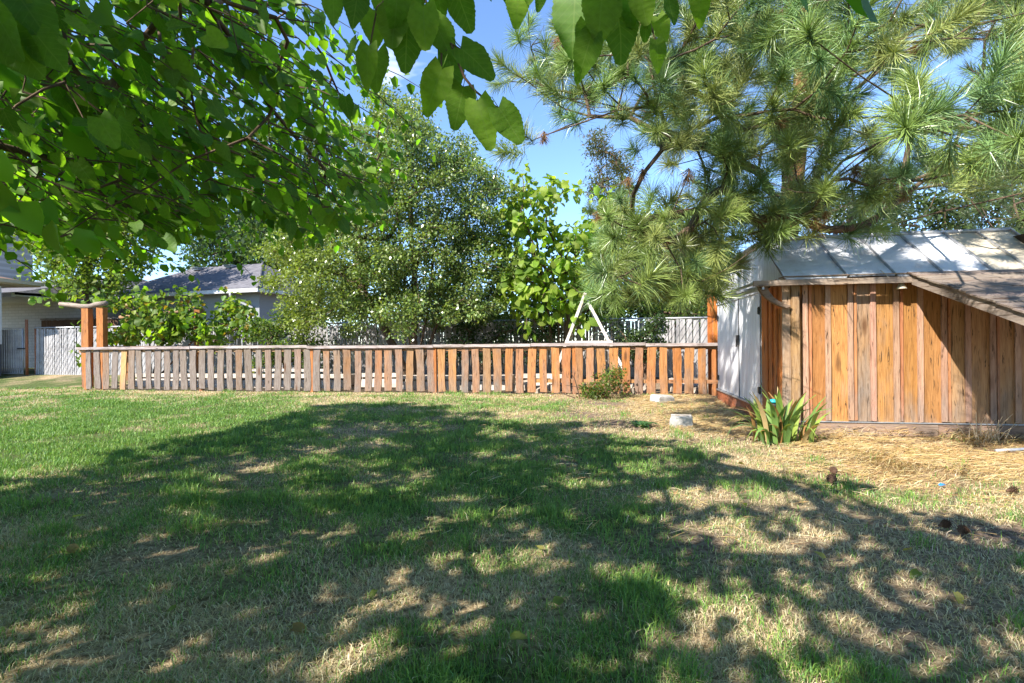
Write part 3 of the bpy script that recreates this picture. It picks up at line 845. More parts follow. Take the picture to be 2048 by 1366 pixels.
# gate at the left end
gate = thing('chain_link_gate', 'narrow chain-link gate with white slats beside the rusty post', 'gate', (CA[0] - .95, CA[1] - .05, gz(*CA)), CANG + .06)
MB().tube([(.03, 0, .04), (.03, 0, 1.72), (1.15, 0, 1.72), (1.15, 0, .04), (.03, 0, .04)], .024, 8).build('gate_frame', M_STEEL, gate, True)
mb = MB()
for i in range(11):
    mb.box(.08 + i * .097, .15 + i * .097, -.006, .006, .06, 1.68)
o = mb.build('slats', M_SLAT, gate); o['kind'] = 'stuff'
MB().tube([(-.12, 0, -.05), (-.12, 0, 1.95)], .05, 8).build('gate_post', M_STEEL, gate, True)
MB().tube([(1.30, 0, -.05), (1.30, 0, 2.05)], .045, 8).build('gate_post', M_RUST, gate, True)
MB().box(.95, 1.28, -.05, -.02, .95, 1.0).build('gate_latch', M_DARKSTEEL, gate)

# ------------------------------------------------------------------ houses
def sidewall(mb, w, d, h):
    mb.box(0, w, 0, d, 0, h); return mb
# near house at the left edge: only its corner and eave show
hA = thing('mauve_house', 'mauve house corner with tan soffit eave at the left edge of the yard', 'house', (-19.0, 18.6, .2), -.05)
MB().box(-6, .35, -.8, 0, 1.15, 3.35).build('wall', M_MAUVE, hA)
MB().box(-6, .40, -.84, .04, 0, 1.15).build('wall_base', M_DARKBASE, hA)
MB().box(.28, .43, -.08, .06, 1.16, 3.27).build('corner_board', M_WHITEPAINT, hA)
MB().box(-7, .62, -1.1, 1.35, 3.36, 3.46).build('soffit', M_TAN, hA)
MB().box(.62, .72, -1.15, 1.4, 3.40, 3.53).build('gutter', M_TAN, hA)
MB().hexa([(-7, -1.15, 3.47), (.66, -1.15, 3.47), (.66, 1.4, 3.47), (-7, 1.4, 3.47), (-7, .0, 3.85), (-.8, .0, 3.85), (-.8, .2, 3.85), (-7, .2, 3.85)]).build('roof', M_BROWNSHINGLE, hA)
# low white house with chimney
hB = thing('white_house', 'low white painted brick house with a square chimney behind the gate', 'house', (-31.0, 25.5, .2), -.22)
MB().box(0, 12.0, 0, 7, 0, 3.35).build('wall', M_WHITESIDING, hB)
MB().box(-.2, 12.3, -2.82, -2.7, 3.02, 3.20).build('gutter', M_WHITEPAINT, hB, False)
MB().box(-.2, 12.3, -2.7, 0, 3.06, 3.12).build('soffit', M_WHITEPAINT, hB)
MB().hexa([(-.4, -2.8, 3.2), (12.4, -2.8, 3.2), (12.4, 7.5, 3.5), (-.4, 7.5, 3.5), (-.4, 3.4, 4.6), (11.0, 3.4, 4.6), (11.0, 3.6, 4.6), (-.4, 3.6, 4.6)]).build('roof', M_SHINGLE, hB)
MB().box(7.0, 8.4, -.72, .6, 3.3, 7.3).build('chimney', M_WHITESIDING, hB)
MB().box(6.93, 8.47, -.8, .68, 7.3, 7.42).build('chimney_cap', M_CONC, hB)
# short brown board fence in front of the white house
bf = thing('board_fence', 'dark brown board fence panel between the white house and the gate', 'fence', (-21.2, 23.2, .28), -.2)
for i in range(15):
    link('board', plank_mesh('dark_board', .26, .03, 2.15, M_WOOD, 3, .006, 500 + i), bf, (i * .28, 0, 0), color=(.16, .085, .05, .1))
MB().box(-.15, 4.1, -.05, .05, 2.16, 2.24).build('cap', M_WOODX, bf, color=(.4, .36, .33, .6))
# grey hip-roofed house
TB = math.radians(18); hc = at(517, 577, 21.5)
hC = thing('grey_house', 'grey sided house with a hipped shingle roof and white gutter', 'house', (hc.x, hc.y, .28), -TB)
EH = hc.z - .28
W_, D_ = 9.5, 5.2
MB().box(-W_ + .5, -.45, .5, D_ - .5, 0, EH - .05).build('wall', M_GREYSIDING, hC)
MB().box(-W_, 0, 0, D_, EH - .10, EH - .04).build('soffit', M_WHITEPAINT, hC)
MB().box(-W_ - .05, .06, -.12, .0, EH - .14, EH + .02).build('gutter', M_WHITEPAINT, hC)
MB().box(.0, .12, .0, D_ + .1, EH - .14, EH + .02).build('gutter', M_WHITEPAINT, hC)
RH = EH + 1.55
ridge_a, ridge_b = (-6.6, D_ / 2, RH), (-2.3, D_ / 2, RH)
mb = MB(); z0 = EH + .03
for f in ([(-W_ - .1, -.13, z0), (.13, -.13, z0), ridge_b, ridge_a], [(.13, -.13, z0), (.13, D_ + .13, z0), ridge_b], [(.13, D_ + .13, z0), (-W_ - .1, D_ + .13, z0), ridge_a, ridge_b], [(-W_ - .1, D_ + .13, z0), (-W_ - .1, -.13, z0), ridge_a]):
    mb.face(f)
rf = mb.build('roof', M_SHINGLE, hC)
for (x, y) in ((-6.0, D_ / 2 - .3), (-4.0, D_ / 2 - .25), (-1.2, D_ / 2 + .2)):
    z = RH - .02 - abs(y - D_ / 2) * .55 - max(0, x + 2.3) * .6
    MB().box(x - .22, x + .22, y - .15, y + .15, z, z + .10).box(x - .28, x + .28, y - .22, y + .2, z + .09, z + .12).build('roof_vent', M_STEEL, rf)
MB().tube([ridge_b, (.12, -.12, EH + .05)], .05, 6).build('hip_cap', M_SHINGLE, rf)
MB().tube([(-1.45, -.06, EH - .08), (-1.45, -.06, EH - .25), (-1.40, .05, EH - .38), (-.75, .40, EH - .75), (-.70, .44, EH - .9), (-.70, .44, .3)], .055, 8).build('downpipe', M_WHITEPAINT, hC, True)
# brown roofed house beyond the fence on the right
hd = at(1330, 640, 24.0)
hD = thing('brown_house', 'low brown roofed house glimpsed over the slatted fence beside the shed', 'house', (hd.x, hd.y, .28), -TH)
MB().box(0, 6, 0, 4, 0, 2.35).build('wall', M_TAN, hD)
MB().hexa([(-.4, -.5, 2.3), (6.4, -.5, 2.3), (6.4, 4.5, 2.3), (-.4, 4.5, 2.3), (1.0, 1.9, 3.3), (5.0, 1.9, 3.3), (5, 2.1, 3.3), (1.0, 2.1, 3.3)]).build('roof', M_BROWNSHINGLE, hD)

# ------------------------------------------------------------------ white A-frame swing
ap = at(1169, 590, 13.55)
sw = thing('swing_frame', 'white painted timber A-frame swing with a tubular seat behind the picket fence', 'swing', (ap.x, ap.y, 0), -TH)
gsw = gz(ap.x, ap.y) - .03
for yb in (0, 1.45):
    MB().bar((.02, yb, ap.z + .05), (-.98, yb - .1, gsw), .072, .072).build('leg', M_WHITEWOOD, sw)
    MB().bar((.0, yb + .05, ap.z), (1.27, yb - .05, gsw), .072, .072).build('leg', M_WHITEWOOD, sw)
    MB().bar((-.52, yb - .09, 1.27), (.72, yb - .04, 1.27), .05, .06).build('cross_bar', M_WHITEWOOD, sw)
MB().tube([(.02, -.18, ap.z + .0), (.02, 1.65, ap.z + .0)], .055, 8).build('top_beam', M_WHITEWOOD, sw, True)
MB().tube([(.03, .55, ap.z - .03), (.35, .6, 1.50)], .012, 6).tube([(.03, 1.0, ap.z - .03), (.4, 1.1, 1.5)], .012, 6).build('hanger', M_STEEL, sw, True)
seat = MB().tube([(.14, .55, 1.25), (.16, .55, 1.42), (.26, .55, 1.52), (.50, .55, 1.54), (.62, .55, 1.50), (.68, .55, 1.38), (.70, .55, 1.25)], .02, 6).build('seat_frame', M_WHITEPAINT, sw, True)
MB().tube([(.28, 1.0, 1.25), (.29, 1.0, 1.42), (.38, 1.0, 1.47), (.56, 1.0, 1.47), (.63, 1.0, 1.40), (.64, 1.0, 1.25)], .02, 6).tube([(.14, .55, 1.26), (.28, 1.0, 1.26)], .02, 6).tube([(.70, .55, 1.26), (.64, 1.0, 1.26)], .02, 6).build('seat_frame', M_WHITEPAINT, sw, True)
MB().box(.2, .66, .6, .98, 1.26, 1.31).build('seat', M_WHITEPAINT, sw)

# ------------------------------------------------------------------ small things on the ground
for (px, py, w, d, h, rz, lab) in ((1327, 806, .40, .30, .17, .45, 'white concrete block lying against the right end of the picket fence'),
                                   (1368, 858, .33, .22, .185, -.30, 'white concrete block lying in the dry straw before the shed door')):
    p = gnd(px, py); t = tag(link('concrete_block', None, None, (p.x, p.y + .12, gz(p.x, p.y) - .02), (0.05, .03, rz)), lab, 'block', 'pale concrete blocks')
    mb = MB(); n = 3
    c = [(-w / 2, -d / 2), (w / 2, -d / 2), (w / 2, d / 2), (-w / 2, d / 2)]
    for (z, s) in ((0, 1.0), (h * .75, .97), (h * .95, .90), (h, .78)):
        for (x, y) in c:
            mb.v.append((x * s + random.uniform(-.01, .01), y * s + random.uniform(-.01, .01), z + random.uniform(-.008, .008)))
    for i in range(3):
        for k in range(4):
            mb.f.append((i * 4 + k, i * 4 + (k + 1) % 4, i * 4 + 4 + (k + 1) % 4, i * 4 + 4 + k)); mb.m.append(0)
    mb.f += [(3, 2, 1, 0), (12, 13, 14, 15)]; mb.m += [0, 0]
    mb.build('block_body', M_CONC, t)
    MB().box(-.09, .09, -.03, .03, h - .01, h + .006).build('mortar_patch', M_STONE, t)
# garden standpipe with cyan handle
sp = at(1547, 800, 6.62)
st_ = thing('garden_tap', 'grey standpipe with a cyan cap standing behind the iris leaves', 'tap', (sp.x, sp.y, 0))
MB().tube([(0, 0, -.05), (0, 0, sp.z - .08)], .035, 10).build('pipe', M_STEEL, st_, True)
MB().tube([(0, 0, sp.z - .11), (0, 0, sp.z - .05), (0, 0, sp.z - .03)], [.04, .045, .03], 10).tube([(0, 0, sp.z - .09), (.06, -.03, sp.z - .1), (.08, -.04, sp.z - .14)], .018, 8).build('spout', M_DARKSTEEL, st_, True)
MB().tube([(0, 0, sp.z - .035), (0, 0, sp.z - .02), (0, 0, sp.z), (0, 0, sp.z + .012)], [.055, .068, .060, .02], 12).build('cap', M_CYAN, st_, True)
# hose end in the straw
mb = MB().tube([gnd(1462, 858) + Vector((0, 0, .03)), gnd(1475, 852) + Vector((0, 0, .06)), gnd(1490, 848) + Vector((0, 0, .05)), gnd(1515, 850) + Vector((0, 0, .03)), gnd(1540, 858) + Vector((0, 0, .02))], .014, 6)
tag(mb.build('garden_hose', M_HOSE, None, True), 'black garden hose end poking out left of the iris clump', 'hose')
mb = MB().tube([gnd(1992, 907) + Vector((0, 0, .03)), gnd(2046, 904) + Vector((0, 0, .03)), gnd(2110, 902) + Vector((0, 0, .03))], .02, 8)
tag(mb.build('metal_pipe', M_STEEL, None, True), 'grey metal pipe lying on the straw at the right edge', 'pipe')
p = gnd(1885, 973)
mb = MB(); mb.v = [(-.05, -.02, .01), (.0, -.035, .03), (.05, -.01, .015), (.045, .03, .03), (-.01, .025, .045), (-.05, .02, .02)]; mb.f = [(0, 1, 4, 5), (1, 2, 3, 4)]; mb.m = [0, 0]
o = mb.build('plastic_scrap', M_BLUE); o.location = (p.x, p.y, gz(p.x, p.y) + .015); o.scale = (.6, .6, .6)
tag(o, 'small blue plastic scrap lying on the sunlit straw', 'litter')
# pine cones: overlapping scales round a core
def cone_mesh():
    mb = MB(); ga = 2.399963
    for i in range(70):
        f = i / 70; z = .02 + f * .13; r = .052 * math.sin(math.pi * (0.18 + .80 * (1 - f) ** .8)) + .006
        a = i * ga; c, s = math.cos(a), math.sin(a); w = .020 * (1 - .5 * f)
        tip = Vector((c * (r + .018), s * (r + .018), z + .012))
        b1 = Vector((c * r * .35 - s * w, s * r * .35 + c * w, z)); b2 = Vector((c * r * .35 + s * w, s * r * .35 - c * w, z))
        m1 = Vector((c * (r + .006) - s * w, s * (r + .006) + c * w, z + .002)); m2 = Vector((c * (r + .006) + s * w, s * (r + .006) - c * w, z + .002))
        mb.face([b1, b2, m2, tip, m1])
    mb.tube([(0, 0, 0), (0, 0, .08), (0, 0, .14)], [.02, .03, .008], 7)
    return mb.mesh('pine_cone', M_CONE)
cm = cone_mesh()
for (px, py, lab, sc) in ((1663, 975, 'large open pine cone lying in the shade before the iris', .6), (1990, 880, 'reddish pine cone resting against the shed plinth under the lean-to', .7),
                          (1878, 1062, 'dark pine cone half sunk in the shaded dry grass', .45), (2012, 990, 'brown pine cone in the straw at the right edge', .5),
                          (1940, 1075, 'dark pine cone on bare soil near the right edge', .45), (1670, 955, 'dark pine cone leaning on the large open cone', .5)):
    p = gnd(px, py)
    tag(link('pine_cone', cm, None, (p.x, p.y, gz(p.x, p.y) + .04), (1.3, random.uniform(-.4, .4), random.uniform(0, 6)), None, sc), lab, 'pine cone', 'fallen pine cones')

# ------------------------------------------------------------------ plants: helpers
def in_poly(px, py, poly):
    px = np.asarray(px, float); py = np.asarray(py, float)
    ins = np.zeros(px.shape, bool); n = len(poly)
    for i in range(n):
        x1, y1 = poly[i]; x2, y2 = poly[(i + 1) % n]
        if y1 == y2:
            continue
        c = (y1 > py) != (y2 > py)
        ins ^= c & (px < (x2 - x1) * (py - y1) / (y2 - y1) + x1)
    return ins

def grow(root, targets, step=.35, sag=.08, seed=1, back=.35):
    """branch skeleton: roots = [(pos, parent)], every target joins the nearest node; returns nodes, parents, descendant counts"""
    r = np.random.default_rng(seed)
    P = [np.array(p, float) for p, _ in root]; par = [q for _, q in root]
    origin = P[0]
    order = np.argsort([np.linalg.norm(t - P[len(root) // 2]) for t in targets])
    arr = np.zeros((len(targets) * 8 + len(root) + 10, 3)); arr[:len(P)] = P; n = len(P); ends = {}
    for ti in order:
        t = targets[ti]
        d = np.linalg.norm(arr[:n] - t, axis=1)
        j = int(np.argmin(d + back * np.maximum(0, arr[:n, 2] - t[2] - .2)))
        L = d[j]; k = int(min(6, max(1, L / step))); a = arr[j].copy(); prev = j
        bend = r.normal(0, .08 * L, 3)
        for m in range(1, k + 1):
            f = m / k
            q = a + (t - a) * f + (bend + np.array([0, 0, sag * L])) * math.sin(math.pi * f) * (m < k)
            arr[n] = q; par.append(prev); prev = n; n += 1
        ends[int(ti)] = prev
    cnt = np.zeros(n)
    for e in ends.values():
        cnt[e] += 1
    for i in range(n - 1, 0, -1):
        if par[i] >= 0:
            cnt[par[i]] += cnt[i]
    A = arr[:n].copy(); parr = np.array(par); ch = np.zeros(n)
    np.add.at(ch, parr[1:], 1)
    move = (ch > 0) & (parr >= 0)
    for _ in range(3):                      # relax kinks, keep the tips where they are
        S = np.zeros((n, 3)); np.add.at(S, parr[1:], A[1:])
        avg = (A[np.maximum(parr, 0)] + S / np.maximum(ch, 1)[:, None]) / 2
        A[move] += (avg - A)[move] * .5
    return A, par, cnt, ends

def branch_mesh(name, nodes, par, cnt, mat, r0=.006, pw=.45, rmax=.3, n=5, skip=0, jitter=.0):
    rad = np.minimum(r0 * np.maximum(cnt, .5) ** pw, rmax)
    V, Fc = [], []
    for i in range(len(nodes)):
        j = par[i]
        if j < 0 or i < skip:
            continue
        a, b = nodes[j], nodes[i]; d = b - a; L = np.linalg.norm(d)
        if L < 1e-5:
            continue
        d = d / L; s = np.cross(d, [0.3, 0.2, 0.93]); s /= max(np.linalg.norm(s), 1e-6); t = np.cross(d, s)
        ra, rb = min(rad[j], rad[i] * 1.5), rad[i]
        base = len(V)
        for (c, rr) in ((a - d * ra * .3, ra), (b, rb)):
            for k in range(n):
                an = 2 * math.pi * k / n
                V.append(c + (s * math.cos(an) + t * math.sin(an)) * rr)
        for k in range(n):
            k2 = (k + 1) % n
            Fc.append((base + k, base + k2, base + n + k2, base + n + k))
    return np_mesh(name, np.array(V), np.array(Fc), mat, None, True)

def norm_rows(a):
    return a / np.maximum(np.linalg.norm(a, axis=-1, keepdims=True), 1e-9)

def leaves(P, D, size, aspect, col, rng, fold=.18, up=None, flat=.6):
    """many 6-vertex leaves: P base points, D directions; returns verts, quads(2 per leaf), colours"""
    n = len(P); D = norm_rows(D)
    if up is None:
        up = norm_rows(rng.normal(0, 1, (n, 3)) * flat + np.array([0, 0, 1.0]))
    S = norm_rows(np.cross(D, up)); Nn = np.cross(S, D)
    L = np.asarray(size).reshape(-1, 1) * np.ones((n, 1)); Wd = L * aspect * .5
    V = np.empty((n, 6, 3))
    curl = rng.uniform(-.1, .25, (n, 1))
    V[:, 0] = P
    V[:, 1] = P + D * L * .32 + S * Wd + Nn * L * fold
    V[:, 2] = P + D * L * .72 + S * Wd * .72 + Nn * L * (fold * .7 - curl * .4)
    V[:, 3] = P + D * L - Nn * L * curl
    V[:, 4] = P + D * L * .72 - S * Wd * .72 + Nn * L * (fold * .7 - curl * .4)
    V[:, 5] = P + D * L * .32 - S * Wd + Nn * L * fold
    b = np.arange(n)[:, None] * 6
    Fq = np.concatenate([b + np.array([0, 1, 2, 3]), b + np.array([0, 3, 4, 5])], 0)
    C = np.repeat(col, 6, axis=0)
    return V.reshape(-1, 3), Fq, C

def tris(P, D, size, aspect, col, rng, flat=.8):
    """many 4-vertex leaves (one folded quad each)"""
    n = len(P); D = norm_rows(D)
    up = norm_rows(rng.normal(0, 1, (n, 3)) * flat + np.array([0, 0, 1.0]))
    S = norm_rows(np.cross(D, up)); L = np.asarray(size).reshape(-1, 1) * np.ones((n, 1)); Nn = np.cross(S, D)
    V = np.empty((n, 4, 3))
    V[:, 0] = P; V[:, 1] = P + D * L * .45 + S * L * aspect * .5 + Nn * L * .08; V[:, 2] = P + D * L; V[:, 3] = P + D * L * .45 - S * L * aspect * .5 + Nn * L * .08
    return V.reshape(-1, 3), np.arange(n)[:, None] * 4 + np.arange(4), np.repeat(col, 4, axis=0)

def pick_cols(n, palette, w, rng, j=.22):
    c = np.array(palette)[rng.choice(len(palette), n, p=np.array(w) / np.sum(w))]
    return c * (1 + rng.uniform(-j, j, (n, 1))) * (1 + rng.uniform(-.08, .08, (n, 3)))

def leaf_detail_mesh(name, mat, nseg=7, serr=.04, heart=.12, fold=.16, droop=.12, wfun=None, seed=0):
    """one leaf, unit length along +y, width about 0.75: serrated rim, raised halves, drooping tip, short stalk"""
    r = random.Random(seed); mb = MB()
    prof = wfun or (lambda f: .40 * math.sin(math.pi * min(1, f * .80 + .17)) ** .85 * (1 - .35 * f) + .02)
    mid, lf, rt = [], [], []
    for i in range(nseg + 1):
        f = i / nseg; z = -droop * f * f + .02 * math.sin(f * 7 + seed)
        w = prof(f) * (1 if i < nseg else 0.02)
        y = f
        mid.append((0, y, z))
        for side, arr in ((-1, lf), (1, rt)):
            yy = y - (heart * (1 - f) ** 6) + (serr * .5 if i % 2 else -serr * .3)
            ww = w * (1 + r.uniform(-.03, .03)) * (1.03 if i % 2 else .985)
            arr.append((side * ww, yy, z + fold * ww + r.uniform(-.015, .015)))
    mb.v = mid + lf + rt; n = nseg + 1
    for i in range(nseg):
        mb.f += [(i, i + 1, n + i + 1, n + i), (i + 1, i, 2 * n + i, 2 * n + i + 1)]; mb.m += [0, 0]
    mb.tube([(0, .02, .0), (0, -.12, .01), (0, -.28, .06)], [.012, .012, .010], 4)
    return mb.mesh(name, mat, True)

def leaf_matrix(base, tip, normal):
    base, tip, normal = Vector(base), Vector(tip), Vector(normal)
    y = (tip - base); L = y.length; y = y.normalized()
    x = y.cross(normal); x = x.normalized() if x.length > 1e-5 else y.orthogonal().normalized()
    z = x.cross(y)
    m = Matrix(((x.x * L, y.x * L, z.x * L, base.x), (x.y * L, y.y * L, z.y * L, base.y), (x.z * L, y.z * L, z.z * L, base.z), (0, 0, 0, 1)))
    return m

MULB_GREENS = [(.150, .280, .032), (.110, .225, .030), (.200, .330, .038), (.090, .190, .038)]
MLEAF = [leaf_detail_mesh('leaf', M_LEAF1, 24, .012, .14, .02 + .09 * (i % 4), .02 + .11 * ((i * 3) % 5), (lambda f, i=i: (.36 + .03 * (i % 3)) * math.sin(math.pi * min(1, f * (.80 - .02 * i) + .17)) ** .85 * (1 - .15 * f) * (1 - .72 * max(0, f - .25) ** 1.3) + .01), i) for i in range(8)]

# ------------------------------------------------------------------ mulberry whose canopy hangs over the camera
SHX = -SUN_H / math.tan(SUN_EL) / np.linalg.norm(SUN_H)      # ground displacement of a shadow per metre of height
CAN = [(-400, -700), (560, -700), (590, -20), (640, 40), (655, 110), (640, 170), (690, 215), (720, 260), (765, 280), (775, 340), (790, 400), (735, 460),
       (650, 455), (600, 470), (520, 425), (450, 440), (380, 450), (300, 480), (215, 445), (140, 480), (60, 465), (-40, 520), (-400, 600)]
SHADE_PX = [(-60, 1010), (0, 985), (150, 925), (330, 885), (480, 845), (620, 812), (760, 805), (900, 815), (1000, 835), (1150, 850), (1300, 872), (1440, 900), (1540, 925), (1640, 935), (1720, 985), (1850, 1005), (2048, 1045), (2200, 1060)]
SHADE = [tuple(gnd(*q)[:2]) for q in SHADE_PX] + [(9.0, 3.6), (9, -2.5), (-9, -2.5), (-9, 3.5)]
HOLES = [(1430, 1050, .30, .20), (1385, 990, .42, .22), (1470, 1000, .3, .12), (1360, 1240, .16, .11), (1400, 1170, .14, .08), (1170, 965, .26, .16), (800, 1185, .20, .10), (1560, 1075, .22, .10), (1330, 1300, .10, .06),
         (1500, 940, .35, .14), (1340, 940, .25, .12), (740, 1303, .05, .03), (630, 1165, .06, .04), (1240, 930, .2, .1), (1620, 960, .3, .12), (1250, 900, .25, .1), (1290, 1120, .12, .08), (1000, 870, .3, .15), (60, 970, .3, .15)]
HOLES = [(*gnd(px, py)[:2], rx, ry) for px, py, rx, ry in HOLES]

def canopy_ok(P, loose=0.0):
    P = np.asarray(P); X, Y, Z = P[:, 0], P[:, 1], P[:, 2]
    px, py = project(P)
    front = Y > .25
    inframe = front & (px > -60) & (px < 2110) & (py > -50) & (py < 1420)
    jx, jy = px + 26 * np.sin(py * .031 + px * .017), py + 22 * np.sin(px * .027 + 1.3)
    vis_ok = ~inframe | in_poly(jx, jy, CAN)
    sx, sy_ = X + SHX[0] * Z, Y + SHX[1] * Z
    n = (fbm(sx * 1.1, sy_ * 1.1, 77, 4) - .5) * 2.6
    sh_ok = in_poly(sx + n, sy_ + n * .7, SHADE)
    for (hx, hy, rx, ry) in HOLES:
        sh_ok &= ((sx + n * .08 - hx) / rx) ** 2 + ((sy_ + n * .08 - hy) / ry) ** 2 > 1
    rightthin = sstep(.6, 3.2, sx)                  # canopy thins out to the right
    far = np.sqrt(X * X + Y * Y + (Z - CAMH) ** 2) > np.where(inframe, 2.9, 1.9)
    return vis_ok & sh_ok & far & (Z > 1.75), inframe, rightthin, sx, sy_

mulb = thing('mulberry_tree', 'broad-leaved mulberry tree with branches hanging over the lawn from the upper left', 'tree', (-5.6, .6, 0))
rng = np.random.default_rng(11)
cand = np.stack([rng.uniform(-10.0, 4.0, 160000), rng.uniform(-3.6, 9.8, 160000), rng.uniform(1.8, 6.6, 160000)], -1)
ok, inf, thin, _, _ = canopy_ok(cand)
clump = fbm(cand[:, 0] * 1.1 + cand[:, 2] * .7, cand[:, 1] * 1.1 - cand[:, 2] * .6, 55, 3)
keep = ok & (inf | (rng.random(len(cand)) > thin * .10)) & (clump > np.where(inf, .40, .33))
ci, co = cand[keep & inf], cand[keep & ~inf]
EDGE = [(600, 30, 4.2), (625, 70, 4.4), (650, 110, 4.6), (690, 150, 4.8), (640, 190, 5.0), (725, 195, 5.0), (680, 235, 5.0), (745, 250, 5.2), (710, 290, 5.2), (770, 310, 5.4), (785, 360, 5.6), (740, 400, 5.6), (700, 430, 5.6), (650, 455, 5.8), (600, 470, 6.0), (540, 450, 6.0), (480, 465, 5.5), (420, 480, 5.0),
        (320, 540, 5.0), (200, 480, 5.0), (130, 500, 4.5), (70, 500, 4.5), (20, 530, 4.2), (-10, 480, 4.2), (560, 120, 4.5), (575, 190, 4.8), (540, 60, 4.4), (160, 470, 4.0), (90, 460, 4.0), (240, 470, 4.4), (30, 440, 4.0), (600, 140, 4.6), (700, 90, 4.6), (760, 160, 4.8), (790, 230, 5.0), (730, 330, 5.4), (400, 440, 5.0)]
edge = np.array([at(px - 40, py - 45, z) for px, py, z in EDGE])
ci, co = np.concatenate([edge, ci[:1000]]), co[:2200]
print('mulberry twigs', len(ci), len(co), 'from', keep.sum())
tw = np.concatenate([ci, co])
trunk_pts = [(-5.6, .6, -.1), (-5.55, .65, .8), (-5.4, .8, 1.6), (-5.2, 1.0, 2.3)]
limbs = [[(-4.6, 2.2, 2.9), (-4.3, 3.6, 3.1), (-3.9, 5.0, 3.0), (-3.3, 6.2, 2.7)], [(-4.4, 1.2, 3.4), (-3.0, 1.5, 4.3), (-1.4, 1.5, 4.8), (.2, 1.3, 5.0)], [(-5.9, 2.4, 3.4), (-6.0, 4.2, 4.0), (-5.6, 6.0, 4.1)],
         [(-4.9, .2, 3.6), (-4.0, -.8, 4.7), (-2.6, -1.4, 5.3)], [(-5.0, 1.6, 3.6), (-4.3, 3.0, 4.6), (-3.4, 4.2, 5.2)]]
root = [(p, i - 1) for i, p in enumerate(trunk_pts)]
for lb in limbs:
    pr = 3
    for p in lb:
        root.append((p, pr)); pr = len(root) - 1
nodes, par, cnt, ends = grow(root, list(tw), .4, .05, 5)
off = np.array([-5.6, .6, 0])
link('branches', branch_mesh('branches', nodes - off, par, cnt, M_BARK, .0024, .5, .24, 5), mulb)
VV, FF, CC, nb = [], [], [], 0
singles = []      # (distance, base, direction, normal, length)
tV = MB()
for i, a in enumerate(tw):
    outw = a - np.array([-5.3, .8, 3.0]); outw /= np.linalg.norm(outw)
    d = outw + rng.normal(0, .35, 3); d[2] = d[2] * .4 - .25; d /= np.linalg.norm(d)
    inframe = i < len(ci)
    L = rng.uniform(.45, .85); m = int(rng.integers(9, 14)) if inframe else int(rng.integers(8, 12))
    f = np.linspace(.05, 1, m)
    P = a + np.outer(f * L, d); P[:, 2] -= .22 * (f * L) ** 2
    okp = canopy_ok(P)[0] if i >= len(edge) else np.ones(m, bool)
    if okp.sum() < 2:
        continue
    last = P[np.nonzero(okp)[0][-1]]
    if inframe:
        tV.tube([tuple(a - off), tuple((a + last) / 2 + np.array([0, 0, .03]) - off), tuple(last - off)], [.006, .004, .002], 4, 0, False)
    P = P[okp]; m = len(P)
    side = norm_rows(np.cross(np.tile(d, (m, 1)), [0, 0, 1.0])) * np.where(np.arange(m) % 2, 1, -1)[:, None]
    D = norm_rows(side * .8 + d * .55 + np.array([0, 0, -.75]) + rng.normal(0, .33, (m, 3)))
    size = (rng.uniform(.070, .118, m) if inframe else rng.uniform(.13, .20, m))
    nrm = norm_rows(np.array([-.25, -.2, .75]) + rng.normal(0, .45, (m, 3)))
    col = pick_cols(m, MULB_GREENS, [4, 3, 2, 2], rng, .32)
    base = P + D * .025
    if inframe:
        for q in range(m):
            singles.append((float(np.linalg.norm(base[q] - np.array([0, 0, CAMH]))), base[q], D[q], nrm[q], size[q], col[q]))
    else:
        v, fq, c = leaves(base - off, D, size, .78, col, rng, .14, nrm)
        VV.append(v); FF.append(fq + nb); CC.append(c); nb += len(v)
o = tV.build('twigs', M_TWIG, mulb); o['kind'] = 'stuff'
singles.sort(key=lambda q: q[0])
# hand-placed sprays: (zoom px) base, tip, width factor
SPRAY = []
for (bx, by, tx, ty) in [(190, -60, 190, 150), (330, -40, 300, 110), (420, 60, 430, 270), (560, -100, 540, 150), (610, 130, 600, 370), (700, 30, 715, 290), (780, -100, 800, 110), (890, -60, 970, 185), (470, -60, 480, 130),
                         (750, 110, 880, 300), (835, 290, 905, 520), (810, 388, 705, 645), (930, 490, 885, 712), (915, 270, 1107, 450), (1010, 570, 1075, 812), (1130, 612, 1262, 812), (320, 225, 255, 345), (395, 262, 338, 490), (440, 300, 425, 515),
                         (1175, -70, 1185, 42), (1245, -60, 1230, 142), (1310, -70, 1300, 25), (1380, -50, 1355, 52), (540, 40, 520, 260), (660, -90, 640, 110)]:
    SPRAY.append((600 + bx / 2.845, by / 2.845, 600 + tx / 2.845, ty / 2.845, 1.32))
for (bx, by, tx, ty) in [(420, -60, 365, 245), (560, -50, 540, 235), (500, 190, 438, 402), (640, 40, 682, 300), (760, -60, 805, 140), (700, -40, 720, 110), (800, 130, 790, 235), (860, 90, 912, 232), (850, 220, 893, 388), (920, 0, 962, 132), (1080, -45, 1112, 136), (470, 120, 440, 260)]:
    SPRAY.append((1000 + bx / 2.731, by / 2.731, 1000 + tx / 2.731, ty / 2.731, 1.28))
for (bx, by, tx, ty) in [(90, -40, 290, 250), (10, -30, 180, 180), (20, 170, 215, 410), (200, 190, 365, 395), (360, 100, 490, 150), (-30, 60, 100, 330), (920, 150, 1015, 110), (320, 210, 390, 255), (540, 640, 640, 810), (640, 660, 735, 800), (1130, 190, 1235, 245)]:
    SPRAY.append((bx / 2.731, by / 2.731, tx / 2.731, ty / 2.731, 1.7))
def mleaf(base, tip, nrm, col, k):
    m = leaf_matrix(base, tip, nrm)
    m.translation -= mulb.location
    link('leaf', MLEAF[k % 8], mulb, mat=m, color=(*[float(x) for x in col], 1))
rr = random.Random(3)
